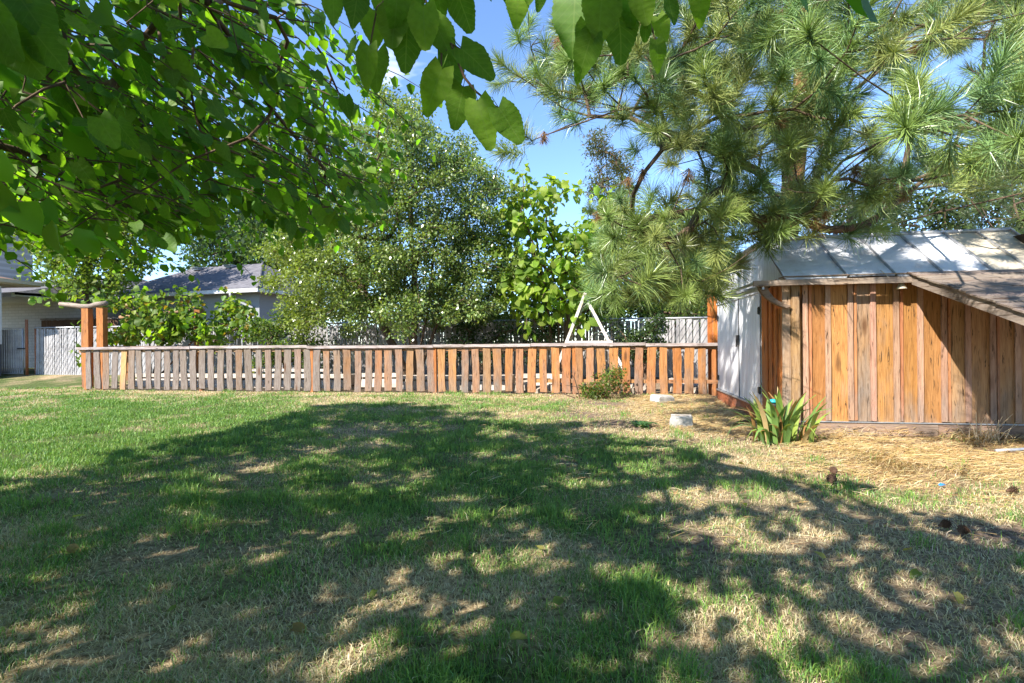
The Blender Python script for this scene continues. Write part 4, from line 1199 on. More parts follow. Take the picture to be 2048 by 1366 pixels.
for k, (bx, by, tx, ty, z) in enumerate(SPRAY):
    z0 = z + rr.uniform(-.06, .06)
    b, t = at(bx, by, z0), at(tx, ty, z0 + rr.uniform(-.03, .03))
    mleaf(b, t, Vector((rr.uniform(-.45, .45), -1, rr.uniform(-.1, .6))), np.array(MULB_GREENS[k % 3]) * rr.uniform(.75, 1.05), k)
ns = 300 - len(SPRAY) - 2
for k, (dist, b, d, nr, sz, col) in enumerate(singles[:ns]):
    mleaf(b, b + d * sz, nr, col, k)
rest = singles[ns:]
if rest:
    v, fq, c = leaves(np.array([q[1] for q in rest]) - off, np.array([q[2] for q in rest]), np.array([q[4] for q in rest]), .78, np.array([q[5] for q in rest]), rng, .14, np.array([q[3] for q in rest]))
    VV.append(v); FF.append(fq + nb); CC.append(c); nb += len(v)
o = link('foliage', np_mesh('foliage', np.concatenate(VV), np.concatenate(FF), M_MULB, np.concatenate(CC)), mulb); o['kind'] = 'stuff'
def zp(x, y, z=1.32):
    return at(600 + x / 2.845, y / 2.845, z) - mulb.location
mb = MB()
for path in ([(560, -500), (640, -180), (700, -50), (745, 110), (840, 235), (915, 280)], [(790, 200), (805, 270), (803, 390)], [(800, 240), (835, 292)], [(860, 250), (935, 440), (1000, 520), (1050, 560), (1130, 615)], [(640, -180), (560, -60), (440, 40), (400, 250)],
             [(640, -180), (900, -250), (1200, -150), (1245, -60)]):
    mb.tube([zp(*q) for q in path], [.0042 - .0028 * i / len(path) for i in range(len(path))], 5, 0, False)
def zq(x, y, z=1.28):
    return at(1000 + x / 2.731, y / 2.731, z) - mulb.location
for path in ([(560, -500), (600, -150), (600, 60), (520, 190)], [(600, -150), (760, -60), (820, 130), (850, 220)], [(760, -60), (1000, -120), (1080, -40)], [(590, -80), (640, 45)]):
    mb.tube([zq(*q) for q in path], [.0042 - .0028 * i / len(path) for i in range(len(path))], 5, 0, False)
top = at(760, -180, 1.32) - mulb.location
mb.tube([Vector((-1.4, 1.5, 4.8)) - mulb.location, Vector((-.9, 1.4, 3.6)) - mulb.location, top], [.012, .009, .005], 6)
mb.tube([Vector((.2, 1.3, 5.0)) - mulb.location, Vector((.35, 1.3, 3.6)) - mulb.location, at(1205, -180, 1.28) - mulb.location], [.012, .009, .005], 6)
mb.build('hanging_twigs', M_TWIG, mulb, True)

# ------------------------------------------------------------------ big pine behind the shed
PT = Vector((5.75, 10.9, 0))
pine = thing('pine_tree', 'large long-needled pine tree spreading over the shed roof', 'tree', PT)
def tuft_mesh(seed, n=260, L=.29, w=.0062, spread=(15, 118), stem=.16):
    r = np.random.default_rng(seed)
    f = r.uniform(0, 1, n) ** .8
    base = np.stack([r.normal(0, .004, n), r.normal(0, .004, n), f * stem], -1)
    pol = np.radians(spread[0] + (spread[1] - spread[0]) * (1 - f) ** .6 * r.uniform(.5, 1.0, n) + r.uniform(0, 18, n)); az = r.uniform(0, 2 * math.pi, n)
    D = np.stack([np.sin(pol) * np.cos(az), np.sin(pol) * np.sin(az), np.cos(pol)], -1)
    Ln = L * r.uniform(.72, 1.08, n)[:, None]
    S = norm_rows(np.cross(D, r.normal(0, 1, (n, 3)))) * w * .5
    bend = np.array([0, 0, -.10]) * Ln + r.normal(0, .02, (n, 3))
    V = np.empty((n, 5, 3))
    V[:, 0] = base - S; V[:, 1] = base + S
    mid = base + D * Ln * .55 - bend * .15
    V[:, 2] = mid + S * .9; V[:, 3] = mid - S * .9; V[:, 4] = base + D * Ln + bend
    return V, n
def tuft_to_mesh(name, V, n, col=None, mat=None):
    b = np.arange(n)[:, None] * 5
    Fc = np.concatenate([b + np.array([0, 1, 2]), b + np.array([0, 2, 3]), b + np.array([3, 2, 4])], 0)
    return Fc
TUFTS = [tuft_mesh(900 + i, 210, .27 + .02 * (i % 3), .0060, ((15, 118), (12, 85), (18, 100))[i % 3], (.14, .34, .24)[i % 3]) for i in range(7)] + [tuft_mesh(950 + i, 120, .20, .0058, (8, 60), .12) for i in range(2)]
TM = []
budm = plain_mat('bud_scale', (.30, .13, .05), .8, .4, 40)
for i, (V, n) in enumerate(TUFTS):
    Fc = tuft_to_mesh('t', V, n); v = V.reshape(-1, 3)
    me = np_mesh('needle_cluster', v, Fc, M_NEEDLE)
    TM.append(me)
EXPL = [(1231, 157, 44), (1309, 220, 44), (1430, 190, 48), (1425, 215, 46), (1522, 77, 42), (1619, 73, 62), (1590, 30, 60), (1447, 139, 40), (1524, 361, 48), (1610, 231, 40), (1234, 227, 36), (1161, 179, 33), (1066, 161, 30), (1051, 73, 28), (1026, 146, 24),
        (1366, 172, 36), (1381, 66, 42), (1311, 264, 38), (1447, 289, 36), (1502, 311, 40), (1278, 461, 38), (1373, 450, 40), (1535, 472, 48), (1406, 476, 40), (1223, 439, 34), (1439, 414, 42), (1487, 428, 40), (1062, 282, 22), (1571, 421, 44),
        (1719, 37, 52), (1700, 60, 48), (1836, 190, 56), (1832, 234, 76), (1815, 260, 70), (1967, 190, 58), (1905, 271, 62), (1942, 330, 56), (1803, 351, 48), (1682, 146, 46), (1700, 227, 44), (1477, 476, 40), (1762, 84, 50), (1748, 458, 46), (2019, 220, 56), (2033, 278, 60), (1990, 300, 56),
        (1284, 560, 34), (1200, 544, 34), (1237, 533, 36), (1319, 554, 36), (1363, 562, 38), (1429, 565, 42), (1192, 594, 26), (1385, 530, 38), (1440, 481, 46), (1535, 460, 50), (1431, 567, 36), (1340, 500, 38), (1250, 500, 36), (1300, 410, 38),
        (1130, 110, 32), (1180, 60, 36), (1090, 200, 30), (1150, 240, 28), (1240, 90, 40), (1300, 60, 44), (1340, 120, 42), (1270, 300, 36), (1380, 250, 40), (1560, 160, 44), (1640, 320, 42), (1580, 290, 42), (1660, 400, 44), (1420, 340, 38), (1350, 330, 38),
        (1120, 150, 30), (1200, 130, 34), (1480, 40, 46), (1545, 230, 44), (1650, 180, 48), (1470, 240, 42), (1400, 120, 42), (1320, 20, 44), (1420, 20, 46), (1870, 60, 46), (2030, 160, 50), (1600, 430, 44), (1620, 470, 40), (1700, 470, 44), (1240, 380, 34), (1210, 480, 34), (1480, 530, 36), (1330, 590, 32), (1265, 590, 30)]
DEADT = [(1117, 80), (1256, 359), (1377, 348), (1330, 480), (1088, 271), (1828, 95), (1810, 388), (1711, 340), (1630, 440), (1640, 455), (1760, 110), (1195, 430), (1285, 345), (1560, 240), (1385, 70), (1650, 430)]
tgt, tcol, tsc, tvar = [], [], [], []
rp = np.random.default_rng(21)
GPINE = [(.205, .300, .075), (.250, .325, .082), (.165, .275, .098), (.290, .330, .100)]
def shades_side(q):
    """does the shadow of a cluster at q land on the white side wall"""
    rel = np.array([q[0], q[1]]) - SHED_P0; a0, b0 = rel @ [UX, UY], rel @ [DX, DY]
    ka, kb = SHX @ np.array([UX, UY]), SHX @ np.array([DX, DY])
    dh = -a0 / ka; b1, h1 = b0 + kb * dh, q[2] - dh
    return a0 < 0 and .8 < b1 < 4.0 and .1 < h1 < 2.7
def clear_wall(px, py, z):
    """set a cluster far enough back that its shadow misses the sunny shed front"""
    for _ in range(40):
        p = np.array(at(px, py, z)); rel = p[:2] - SHED_P0
        a0, b0 = rel[0] * UX + rel[1] * UY, rel[0] * DX + rel[1] * DY
        ka, kb = SHX[0] * UX + SHX[1] * UY, SHX[0] * DX + SHX[1] * DY
        dh = -b0 / kb; a1, h1 = a0 + ka * dh, p[2] - dh
        if b0 < 0 and -.15 < a1 < 2.3 and -.1 < h1 < 2.05 :
            z += .15
        else:
            break
    return z
EXPL2 = [(px + rp.normal(0, 24), py + rp.normal(0, 20), r * rp.uniform(.75, 1.0)) for (px, py, r) in EXPL]
for (px, py, r) in EXPL + [e for e in EXPL2 if not (e[0] > 1430 and e[1] > 440) and not (shades_side(at(e[0], e[1], 256 / e[2])) and e[1] > 150)]:
    z = float(np.clip(.25 * 1024 / r, 4.1, 7.4)) * rp.uniform(.94, 1.06)
    if px < 1330 and py > 420:
        z = max(z, 6.6)
    z = clear_wall(px, py, z)
    tgt.append(np.array(at(px, py, z))); tcol.append(np.array(GPINE[rp.integers(4)]) * rp.uniform(.8, 1.15)); tsc.append(rp.uniform(.92, 1.12)); tvar.append(int(rp.integers(0, 7)))
for (px, py, z) in [(1410, 470, 7.2), (1440, 495, 7.4), (1470, 465, 7.2), (1425, 530, 7.6), (1440, 575, 7.6), (1400, 565, 7.4), (1375, 595, 7.6), (1500, 480, 7.1), (1532, 488, 6.9), (1545, 455, 6.8), (1390, 500, 7.4), (1350, 540, 7.4), (1300, 580, 7.6), (1455, 540, 7.7), (1480, 440, 7.2), (1345, 470, 7.4)] \
        + [(rp.uniform(1560, 1650), rp.uniform(20, 440), rp.uniform(8.0, 9.6)) for _ in range(34)]:
    tgt.append(np.array(at(px, py, z))); tcol.append(np.array(GPINE[rp.integers(4)]) * rp.uniform(.85, 1.15)); tsc.append(rp.uniform(1.1, 1.4)); tvar.append(int(rp.integers(0, 7)))
for (px, py) in DEADT:
    tgt.append(np.array(at(px, py, clear_wall(px, py, rp.uniform(5.2, 6.8))))); tcol.append(np.array((.26, .14, .055)) * rp.uniform(.8, 1.2)); tsc.append(rp.uniform(.6, .85)); tvar.append(-1)
PPOLY = [(1045, 140), (1120, 40), (1180, -120), (2300, -120), (2300, 460), (1700, 478), (1560, 470), (1440, 590), (1260, 600), (1190, 560), (1210, 430), (1260, 370), (1230, 260), (1100, 220)]
GAPS = [(1570, 185, 45, 38), (1530, 205, 35, 40), (1340, 370, 40, 30), (1700, 190, 25, 25), (1150, 330, 80, 60), (1270, 330, 30, 25), (1880, 160, 50, 40), (1930, 140, 40, 40), (1740, 200, 30, 40), (1700, 370, 40, 25), (1850, 440, 60, 25), (1960, 430, 80, 40), (1780, 20, 40, 30), (1640, 420, 25, 25), (1850, 110, 40, 25), (2010, 380, 40, 30), (1600, 350, 25, 20)]
def gap_ok(px, py):
    return all(((px - gx) / rx) ** 2 + ((py - gy) / ry) ** 2 > 1 for gx, gy, rx, ry in GAPS)
cntf = 0
while cntf < 720:
    px, py = rp.uniform(1040, 2280), rp.uniform(-120, 600)
    if not in_poly(np.array([px]), np.array([py]), PPOLY)[0] or not gap_ok(px, py) or (px > 1690 and rp.random() < .38):
        continue
    z = clear_wall(px, py, rp.uniform(5.2, 9.2))
    if px > 1440 and py > 430:
        continue
    q = at(px, py, z); dh = q.z - 2.45; qa = np.array([q.x + SHX[0] * dh, q.y + SHX[1] * dh]) - SHED_P0
    if -.1 < qa @ [UX, UY] < 3.3 and -.3 < qa @ [DX, DY] < .9 and rp.random() < .6:
        continue
    if shades_side(q) and rp.random() < .75:
        continue
    tgt.append(np.array(q)); tcol.append(np.array(GPINE[rp.integers(4)]) * rp.uniform(.7, 1.1)); tsc.append(rp.uniform(.65, 1.2)); tvar.append(int(rp.integers(0, 7))); cntf += 1
cntf = 0
while cntf < 170:      # inner and far side of the crown, shade put into the darker needle colour
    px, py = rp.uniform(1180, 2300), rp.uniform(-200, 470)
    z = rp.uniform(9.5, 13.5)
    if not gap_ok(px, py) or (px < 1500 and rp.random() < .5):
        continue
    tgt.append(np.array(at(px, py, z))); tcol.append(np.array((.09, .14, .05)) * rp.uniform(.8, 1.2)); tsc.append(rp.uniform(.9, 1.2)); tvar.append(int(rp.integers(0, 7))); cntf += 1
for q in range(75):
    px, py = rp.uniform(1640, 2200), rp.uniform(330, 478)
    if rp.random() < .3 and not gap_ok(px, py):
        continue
    tgt.append(np.array(at(px, py, rp.uniform(11.2, 14.5)))); tcol.append(np.array((.10, .15, .05)) * rp.uniform(.7, 1.2)); tsc.append(rp.uniform(.9, 1.3)); tvar.append(int(rp.integers(0, 7)))  # back clusters above the roof, shade put into their dark green
PTv = np.array(PT)
troot = [((5.75, 10.9, -.1), -1), ((5.72, 10.85, 1.5), 0), ((5.75, 10.8, 3.0), 1), ((5.9, 10.7, 4.6), 2), ((6.05, 10.6, 6.3), 3), ((6.1, 10.6, 8.2), 4), ((6.1, 10.6, 10.5), 5)]
def addlimb(start, pts):
    pr = start
    for p in pts:
        troot.append((tuple(p), pr)); pr = len(troot) - 1
addlimb(3, [at(1725, 165, 8.6), at(1690, 205, 7.8), at(1640, 275, 7.0), at(1570, 372, 6.4)])
addlimb(2, [at(1560, 330, 9.0), at(1480, 300, 7.6), at(1400, 290, 6.8), at(1330, 270, 6.4), at(1200, 200, 6.2), at(1100, 170, 6.6)])
addlimb(2, [at(1540, 400, 9.2), at(1420, 380, 7.8), at(1330, 420, 7.2), at(1240, 450, 7.0)])
addlimb(3, [at(1750, 250, 8.4), at(1820, 260, 6.2), at(1870, 270, 5.0)])
addlimb(4, [at(1640, 60, 8.0), at(1610, 70, 6.0), at(1560, 40, 5.0)])
addlimb(2, [at(1610, 420, 8.6), at(1560, 455, 7.0), at(1490, 470, 6.2)])
addlimb(4, [at(1900, 60, 9.5), at(2050, 40, 9.0)])
addlimb(2, [at(1750, 455, 10), at(1900, 400, 9.5), at(2060, 400, 9.5)])
addlimb(2, [at(1700, 350, 10), at(1850, 360, 10.5), at(2080, 330, 11)])
addlimb(3, [at(1800, 180, 10.5), at(1950, 230, 11), at(2080, 210, 11.5)])
nodes, par, cnt, ends = grow(troot, tgt, .45, -.04, 8, .1)
link('branches', branch_mesh('branches', nodes - PTv, par, cnt, M_BARK, .0060, .40, .075, 6, 7), pine)
MB().tube([Vector(p) - PT for p, _ in troot[:7]], [.30, .25, .225, .21, .18, .13, .06], 12).build('trunk', M_PINEBARK, pine, True)
mbw = MB()     # bare dead twigs curling off the limbs
idxs = [i for i in range(7, len(nodes)) if cnt[i] >= 1]
for k in range(480):
    i = idxs[int(rp.integers(len(idxs)))]; a = nodes[i]
    if a[1] < 6.2:
        continue
    d = rp.normal(0, 1, 3); d[2] = abs(d[2]) * .5 - .3; d /= np.linalg.norm(d); L = rp.uniform(.25, .7); c2 = rp.normal(0, .12, 3)
    mbw.tube([Vector(a - PTv), Vector(a + d * L * .5 + c2 * .6 - PTv), Vector(a + d * L + c2 + np.array([0, 0, .1]) - PTv)], [.007, .005, .003], 4, 0, False)
mbw.build('dead_twigs', M_BARK, pine)['kind'] = 'stuff'
dist = [np.linalg.norm(t - np.array([0, 0, CAMH])) for t in tgt]
order = np.argsort(dist); VV, FF, CC, nb = [], [], [], 0
for rank, i in enumerate(order):
    e = ends[int(i)]; d = nodes[e] - nodes[par[e]]; d = d / max(np.linalg.norm(d), 1e-6)
    dead = tvar[i] < 0
    if dead:
        ax = np.array([0, 0, -1.0]) + rp.normal(0, .15, 3)
    else:
        ax = d * .8 + np.array([0, 0, .45]) + rp.normal(0, .5, 3)
    q = Vector(ax).to_track_quat('Z', 'Y') @ Matrix.Rotation(rp.uniform(0, 6.28), 4, 'Z').to_quaternion()
    M = Matrix.Translation(Vector(tgt[i]) - PT) @ q.to_matrix().to_4x4() @ Matrix.Scale(float(tsc[i]), 4) @ Matrix.Translation((0, 0, -.08))
    v_ = 7 + int(rp.integers(2)) if dead else tvar[i]
    if rank < 300:
        link('needle_cluster', TM[v_], pine, mat=M, color=(*[float(x) for x in tcol[i]], 1))
    else:
        V, n = TUFTS[v_]; m = np.array(M)
        v = V.reshape(-1, 3) @ m[:3, :3].T + m[:3, 3]
        VV.append(v); FF.append(tuft_to_mesh('t', V, n) + nb); CC.append(np.tile(tcol[i], (len(v), 1))); nb += len(v)
if VV:
    o = link('far_needles', np_mesh('far_needles', np.concatenate(VV), np.concatenate(FF), M_NEEDLEM, np.concatenate(CC)), pine); o['kind'] = 'stuff'

# ------------------------------------------------------------------ broadleaf trees and shrubs
def tree_from_poly(name, label, cat, base_px, base_z, poly, zr, nclump, nleaf, leaf_size, pal, w, rad=.45, aspect=.6, trunk_top=None, r0=.006, rmax=.12, bark=None, seed=1, droop=.2, group=None, g=None, sky_holes=(), stems=1, gradient=None, flat=.8, depth_bias=None, jag=26):
    r = np.random.default_rng(seed)
    b = gnd(base_px, 800); u = (base_px - 1024) / F
    B = np.array([u * base_z, base_z, gz(u * base_z, base_z) if g is None else g])
    t = thing(name, label, cat, tuple(B), 0, group)
    xs, ys = [p[0] for p in poly], [p[1] for p in poly]
    C = []
    tries = 0
    while len(C) < nclump and tries < 60000:
        tries += 1
        px, py = r.uniform(min(xs), max(xs)), r.uniform(min(ys), max(ys))
        jx, jy = px + jag * math.sin(py * .08 + seed) + r.normal(0, jag * .3), py + jag * math.sin(px * .07 + seed * 2)
        if not in_poly(np.array([jx]), np.array([jy]), poly)[0]:
            continue
        if any(((px - hx) / rx) ** 2 + ((py - hy) / ry) ** 2 < 1 for hx, hy, rx, ry in sky_holes):
            continue
        cx = (min(xs) + max(xs)) / 2; wx = (max(xs) - min(xs)) / 2
        bulge = math.sqrt(max(0, 1 - ((px - cx) / wx) ** 2))
        z = base_z + (r.uniform(-1, 1)) * (zr * (.35 + .65 * bulge))
        C.append(np.array(at(px, py, z)))
    root = [(tuple(B - [0, 0, .1]), -1)]
    tops = trunk_top or [(base_px, poly[0][1])]
    for (tx, ty) in tops:
        tp = np.array(at(tx, ty, base_z)); pr = 0
        for f in (.3, .6, 1.0):
            q = B + (tp - B) * f + r.normal(0, .06, 3)
            root.append((tuple(q), pr)); pr = len(root) - 1
    nodes, par, cnt, ends = grow(root, C, .5, .05, seed)
    link('trunk', branch_mesh('trunk', nodes - B, par, cnt, bark or M_BARK, r0, .5, rmax, 6), t)
    C = np.array(C)
    n = nclump * nleaf if len(C) == nclump else len(C) * nleaf
    ci = np.repeat(np.arange(len(C)), nleaf)
    rads = rad * r.uniform(.6, 1.3, len(C))
    dirv = norm_rows(r.normal(0, 1, (n, 3)))
    rr_ = r.uniform(0, 1, n) ** .45
    P = C[ci] + dirv * (rr_ * rads[ci])[:, None] * np.array([1.15, 1.0, .8])
    D = norm_rows(dirv * .6 + r.normal(0, .6, (n, 3)) + np.array([0, 0, -droop]))
    col = pick_cols(n, pal, w, r)
    cj = r.uniform(.75, 1.25, len(C)); col = col * cj[ci][:, None]
    if gradient is not None:
        px, py = project(P); fct = gradient(px, py)[:, None]
        col = col * (1 - fct) + np.array((.20, .24, .035)) * fct * (1 + r.uniform(-.2, .2, (n, 1)))
    return t, B, P, D, col, r

def add_cloud(t, B, P, D, col, r, size, aspect, mat=None, flat=.8, part='crown'):
    v, f, c = tris(P - B, D, size * r.uniform(.65, 1.25, len(P)), aspect, col, r, flat)
    o = link(part, np_mesh(part, v, f, mat or M_LEAF, c), t); o['kind'] = 'stuff'

# small-leaved tree in the middle
poly = [(780, 165), (805, 190), (850, 240), (880, 260), (905, 275), (930, 330), (990, 300), (1010, 330), (990, 380), (1020, 430), (1035, 520), (1010, 600), (960, 650), (870, 640), (780, 655), (690, 640), (600, 665), (560, 640), (590, 590), (540, 540), (600, 480), (520, 500), (560, 460), (640, 440), (690, 330), (700, 260), (740, 220), (765, 190)]
GM = [(.160, .232, .058), (.115, .180, .050), (.220, .275, .070), (.30, .34, .15)]
t, B, P, D, col, r = tree_from_poly('small_leaved_tree', 'tall bushy tree with tiny glossy leaves in the middle behind the picket fence', 'tree', 826, 14.9, poly, 1.7, 800, 135, .1, GM, [5, 4, 3, 1.2], .36, .6,
    [(795, 560), (835, 480), (700, 520), (880, 420), (790, 330), (930, 520)], .007, .12, None, 31, .25, None, None, (), 1, lambda px, py: np.clip(sstep(760, 560, px) * .75 * sstep(420, 520, py) + sstep(330, 200, py) * .25, 0, .8))
add_cloud(t, B, P, D, col, r, .088, .62, M_GLOSSY)
# large-leaved lime green tree: leaves are single parts
poly = [(1075, 345), (1100, 355), (1130, 400), (1145, 450), (1175, 405), (1210, 395), (1235, 470), (1240, 560), (1225, 630), (1140, 640), (1090, 660), (1020, 650), (995, 580), (995, 470), (1015, 420), (1045, 370)]
t, B, P, D, col, r = tree_from_poly('catalpa_tree', 'young tree with big lime green heart-shaped leaves right of the middle', 'tree', 1120, 14.6, poly, 1.0, 230, 10, .3, [(.23, .33, .045), (.16, .26, .04), (.30, .38, .065)], [3, 2, 2], .34, .8,
    [(1075, 440), (1165, 470), (1110, 520)], .008, .07, None, 37, .7, None, None, [(1112, 440, 16, 40), (1145, 430, 20, 30)], 1)
CLEAF = [leaf_detail_mesh('leaf', M_LEAF1, 6, .0, .20, .16, .25 + .1 * i, lambda f: .44 * math.sin(math.pi * min(1, f * .78 + .2)) ** .9 + .01, 40 + i) for i in range(3)]
fr = np.argsort(P[:, 1])[:300]
for k, i in enumerate(fr):
    nr = Vector((-.3, -.6, .7)) + Vector(r.normal(0, .45, 3))
    m = leaf_matrix(P[i] - B, P[i] - B + D[i] * r.uniform(.15, .28), nr)
    link('leaf', CLEAF[k % 3], t, mat=m, color=(*[float(x) for x in col[i]], 1))
bk = np.argsort(P[:, 1])[300:]
v, f, c = leaves(P[bk] - B, D[bk], r.uniform(.15, .28, len(bk)), .8, col[bk], r)
o = link('foliage', np_mesh('foliage', v, f, M_LEAF, c), t); o['kind'] = 'stuff'
# grape vine on the arbour
poly = [(215, 600), (300, 575), (360, 590), (410, 590), (450, 610), (500, 610), (535, 620), (520, 680), (480, 690), (420, 660), (400, 690), (330, 680), (260, 690), (215, 690), (205, 640)]
t, B, P, D, col, r = tree_from_poly('grape_vine', 'sprawling yellow-green grape vine climbing the arbour posts', 'vine', 300, 16.4, poly, .9, 150, 14, .2, [(.14, .22, .03), (.20, .26, .035), (.09, .16, .03), (.32, .22, .03), (.28, .13, .03)], [4, 3, 3, .7, .06], .30, .8,
    [(300, 640), (350, 620), (420, 640)], .006, .05, None, 41, .5)
extra = []
for px, py in [(70, 600), (90, 596), (110, 598), (130, 602), (150, 596), (170, 592), (190, 600), (160, 650), (168, 665), (162, 690), (170, 700), (165, 720), (158, 705)]:
    for q in range(7):
        extra.append(np.array(at(px + r.normal(0, 8), py + r.normal(0, 8), 15.9 + r.normal(0, .2))))
P = np.concatenate([P, extra]); D = np.concatenate([D, norm_rows(r.normal(0, 1, (len(extra), 3)))]); col = np.concatenate([col, pick_cols(len(extra), [(.17, .24, .03), (.12, .20, .03)], [1, 1], r)])
VLEAF = [leaf_detail_mesh('leaf', M_LEAF1, 6, .10, .18, .12, .15 + .1 * i, lambda f: .50 * math.sin(math.pi * min(1, f * .75 + .22)) ** .8 + .01, 60 + i) for i in range(3)]
fr = np.argsort(P[:, 1])
for k, i in enumerate(fr[:300]):
    nr = Vector((-.3, -.7, .6)) + Vector(r.normal(0, .5, 3))
    link('leaf', VLEAF[k % 3], t, mat=leaf_matrix(P[i] - B, P[i] - B + D[i] * r.uniform(.12, .21), nr), color=(*[float(x) for x in col[i]], 1))
bk = fr[300:]
v, f, c = leaves(P[bk] - B, D[bk], r.uniform(.12, .21, len(bk)), .9, col[bk], r)
o = link('foliage', np_mesh('foliage', v, f, M_LEAF, c), t); o['kind'] = 'stuff'

# trees beyond the fences
GB = 'trees beyond the back fence'
def bg_tree(name, label, px, z, poly, zr, nc, nl, size, pal, w, rad, seed, tops=None, aspect=.6, bark=None, grad=None, jag=24, rmax=.2, cat='tree', group=GB):
    t, B, P, D, col, r = tree_from_poly(name, label, cat, px, z, poly, zr, nc, nl, size, pal, w, rad, aspect, tops, .012, rmax, bark, seed, .2, group, .28 if z > 16.5 else None, (), 1, grad, .8, None, jag)
    add_cloud(t, B, P, D, col, r, size, aspect)
    return t
YG = [(.16, .23, .04), (.12, .19, .035), (.20, .25, .05)]
DG = [(.045, .085, .03), (.06, .105, .035), (.035, .065, .028)]
bg_tree('light_green_tree', 'bright yellow-green tree in front of the white house roof at the left', 190, 21.5, [(60, 500), (90, 400), (180, 340), (250, 360), (290, 430), (300, 500), (285, 550), (250, 575), (200, 585), (130, 560), (70, 540)], 1.5, 210, 70, .19, YG, [3, 3, 2], .6, 51, [(170, 480), (230, 470)])
bg_tree('dark_green_tree', 'dark rounded tree rising behind the grey house roof', 470, 38, [(360, 530), (370, 470), (430, 420), (520, 400), (600, 410), (640, 470), (630, 560), (560, 580), (480, 560), (400, 560)], 3, 200, 60, .34, DG, [3, 2, 2], 1.2, 52, [(470, 480), (560, 480)])
bg_tree('back_tree', 'shaded tall tree behind the upper left branches', 620, 30, [(420, 300), (520, 220), (640, 250), (720, 300), (740, 420), (700, 520), (560, 520), (440, 460)], 3, 200, 50, .30, DG + YG[:1], [3, 2, 2, 1], 1.1, 57, [(600, 350)])
bg_tree('distant_left_tree', 'distant green tree showing through the leaves at the left edge', -20, 40, [(-160, 560), (-150, 380), (-60, 300), (30, 330), (60, 420), (50, 520), (20, 560)], 3, 120, 50, .4, YG + DG[:1], [2, 2, 1, 2], 1.3, 58, [(-30, 420)])
bg_tree('yellow_shrub', 'yellowish shrub showing over the slatted fence in the middle', 960, 18.2, [(905, 660), (915, 610), (960, 595), (1010, 605), (1040, 640), (1030, 670), (960, 675)], .8, 60, 50, .12, [(.24, .26, .04), (.16, .21, .04)], [2, 2], .4, 53, cat='shrub', group='shrubs behind the picket fence')
bg_tree('green_shrub', 'green shrub behind the fence between swing frame and shed', 1300, 18.5, [(1180, 640), (1200, 590), (1280, 570), (1360, 580), (1430, 560), (1440, 610), (1380, 615), (1300, 640)], .9, 90, 50, .14, DG + YG, [2, 2, 1, 1, 1, 1], .5, 54, cat='shrub', group='shrubs behind the picket fence')
bg_tree('red_leaved_shrub', 'dark glossy shrub in front of the slatted fence right of the swing', 1290, 14.3, [(1225, 690), (1240, 655), (1280, 640), (1320, 655), (1335, 690), (1320, 720), (1250, 720)], .5, 45, 60, .09, [(.05, .085, .03), (.08, .12, .04)], [2, 1], .26, 55, cat='shrub', group='shrubs behind the picket fence')
bg_tree('low_shrub', 'leafy green shrub left of the small-leaved tree behind the pickets', 570, 15.6, [(505, 700), (520, 650), (545, 620), (590, 630), (640, 650), (650, 700), (620, 740), (540, 740)], .6, 70, 70, .095, [(.10, .16, .035), (.07, .12, .03), (.17, .21, .04)], [2, 2, 1], .3, 56, cat='shrub', group='shrubs behind the picket fence')
bg_tree('under_shrub', 'dark undergrowth shrub below the small-leaved tree', 960, 15.0, [(880, 700), (900, 660), (980, 650), (1060, 640), (1110, 660), (1100, 700), (1000, 720)], .5, 60, 60, .09, DG, [2, 2, 1], .3, 59, cat='shrub', group='shrubs behind the picket fence')
bg_tree('hedge_shrub', 'dense dark hedge shrub behind the slatted fence in the middle', 800, 19.0, [(600, 690), (620, 560), (720, 520), (860, 540), (1000, 560), (1120, 570), (1200, 560), (1230, 640), (1100, 690), (800, 700)], .9, 260, 60, .16, DG + YG[:1], [3, 3, 2, 1], .6, 63, cat='shrub', group='shrubs behind the picket fence')
bg_tree('far_dark_tree', 'dark distant tree line seen between shed roof and pine branches', 1900, 26, [(1640, 520), (1660, 420), (1760, 350), (1860, 400), (1960, 330), (2080, 300), (2300, 320), (2300, 520)], 1.5, 330, 75, .22, [(.055, .085, .035), (.075, .11, .04), (.04, .06, .03)], [1, 1, 1], .8, 62, [(1760, 420), (1980, 400), (2150, 400)])
bg_tree('far_green_tree', 'leafy green tree filling the gap between lime-leaved tree and shed', 1330, 21.5, [(1160, 640), (1150, 500), (1200, 420), (1290, 400), (1380, 430), (1450, 470), (1470, 560), (1440, 640), (1300, 650)], 1.2, 260, 75, .16, DG + YG, [2, 2, 1, 1, 1, .5], .6, 64, [(1250, 500), (1380, 520)])
bg_tree('brown_conifer', 'thin brownish conifer behind the pine against the sky', 1225, 27, [(1200, 240), (1230, 275), (1260, 340), (1265, 420), (1180, 430), (1175, 330), (1190, 280)], 1.2, 110, 40, .22, [(.10, .11, .05), (.08, .10, .045), (.17, .12, .06)], [2, 2, 1], .45, 60, [(1215, 270)], .25)

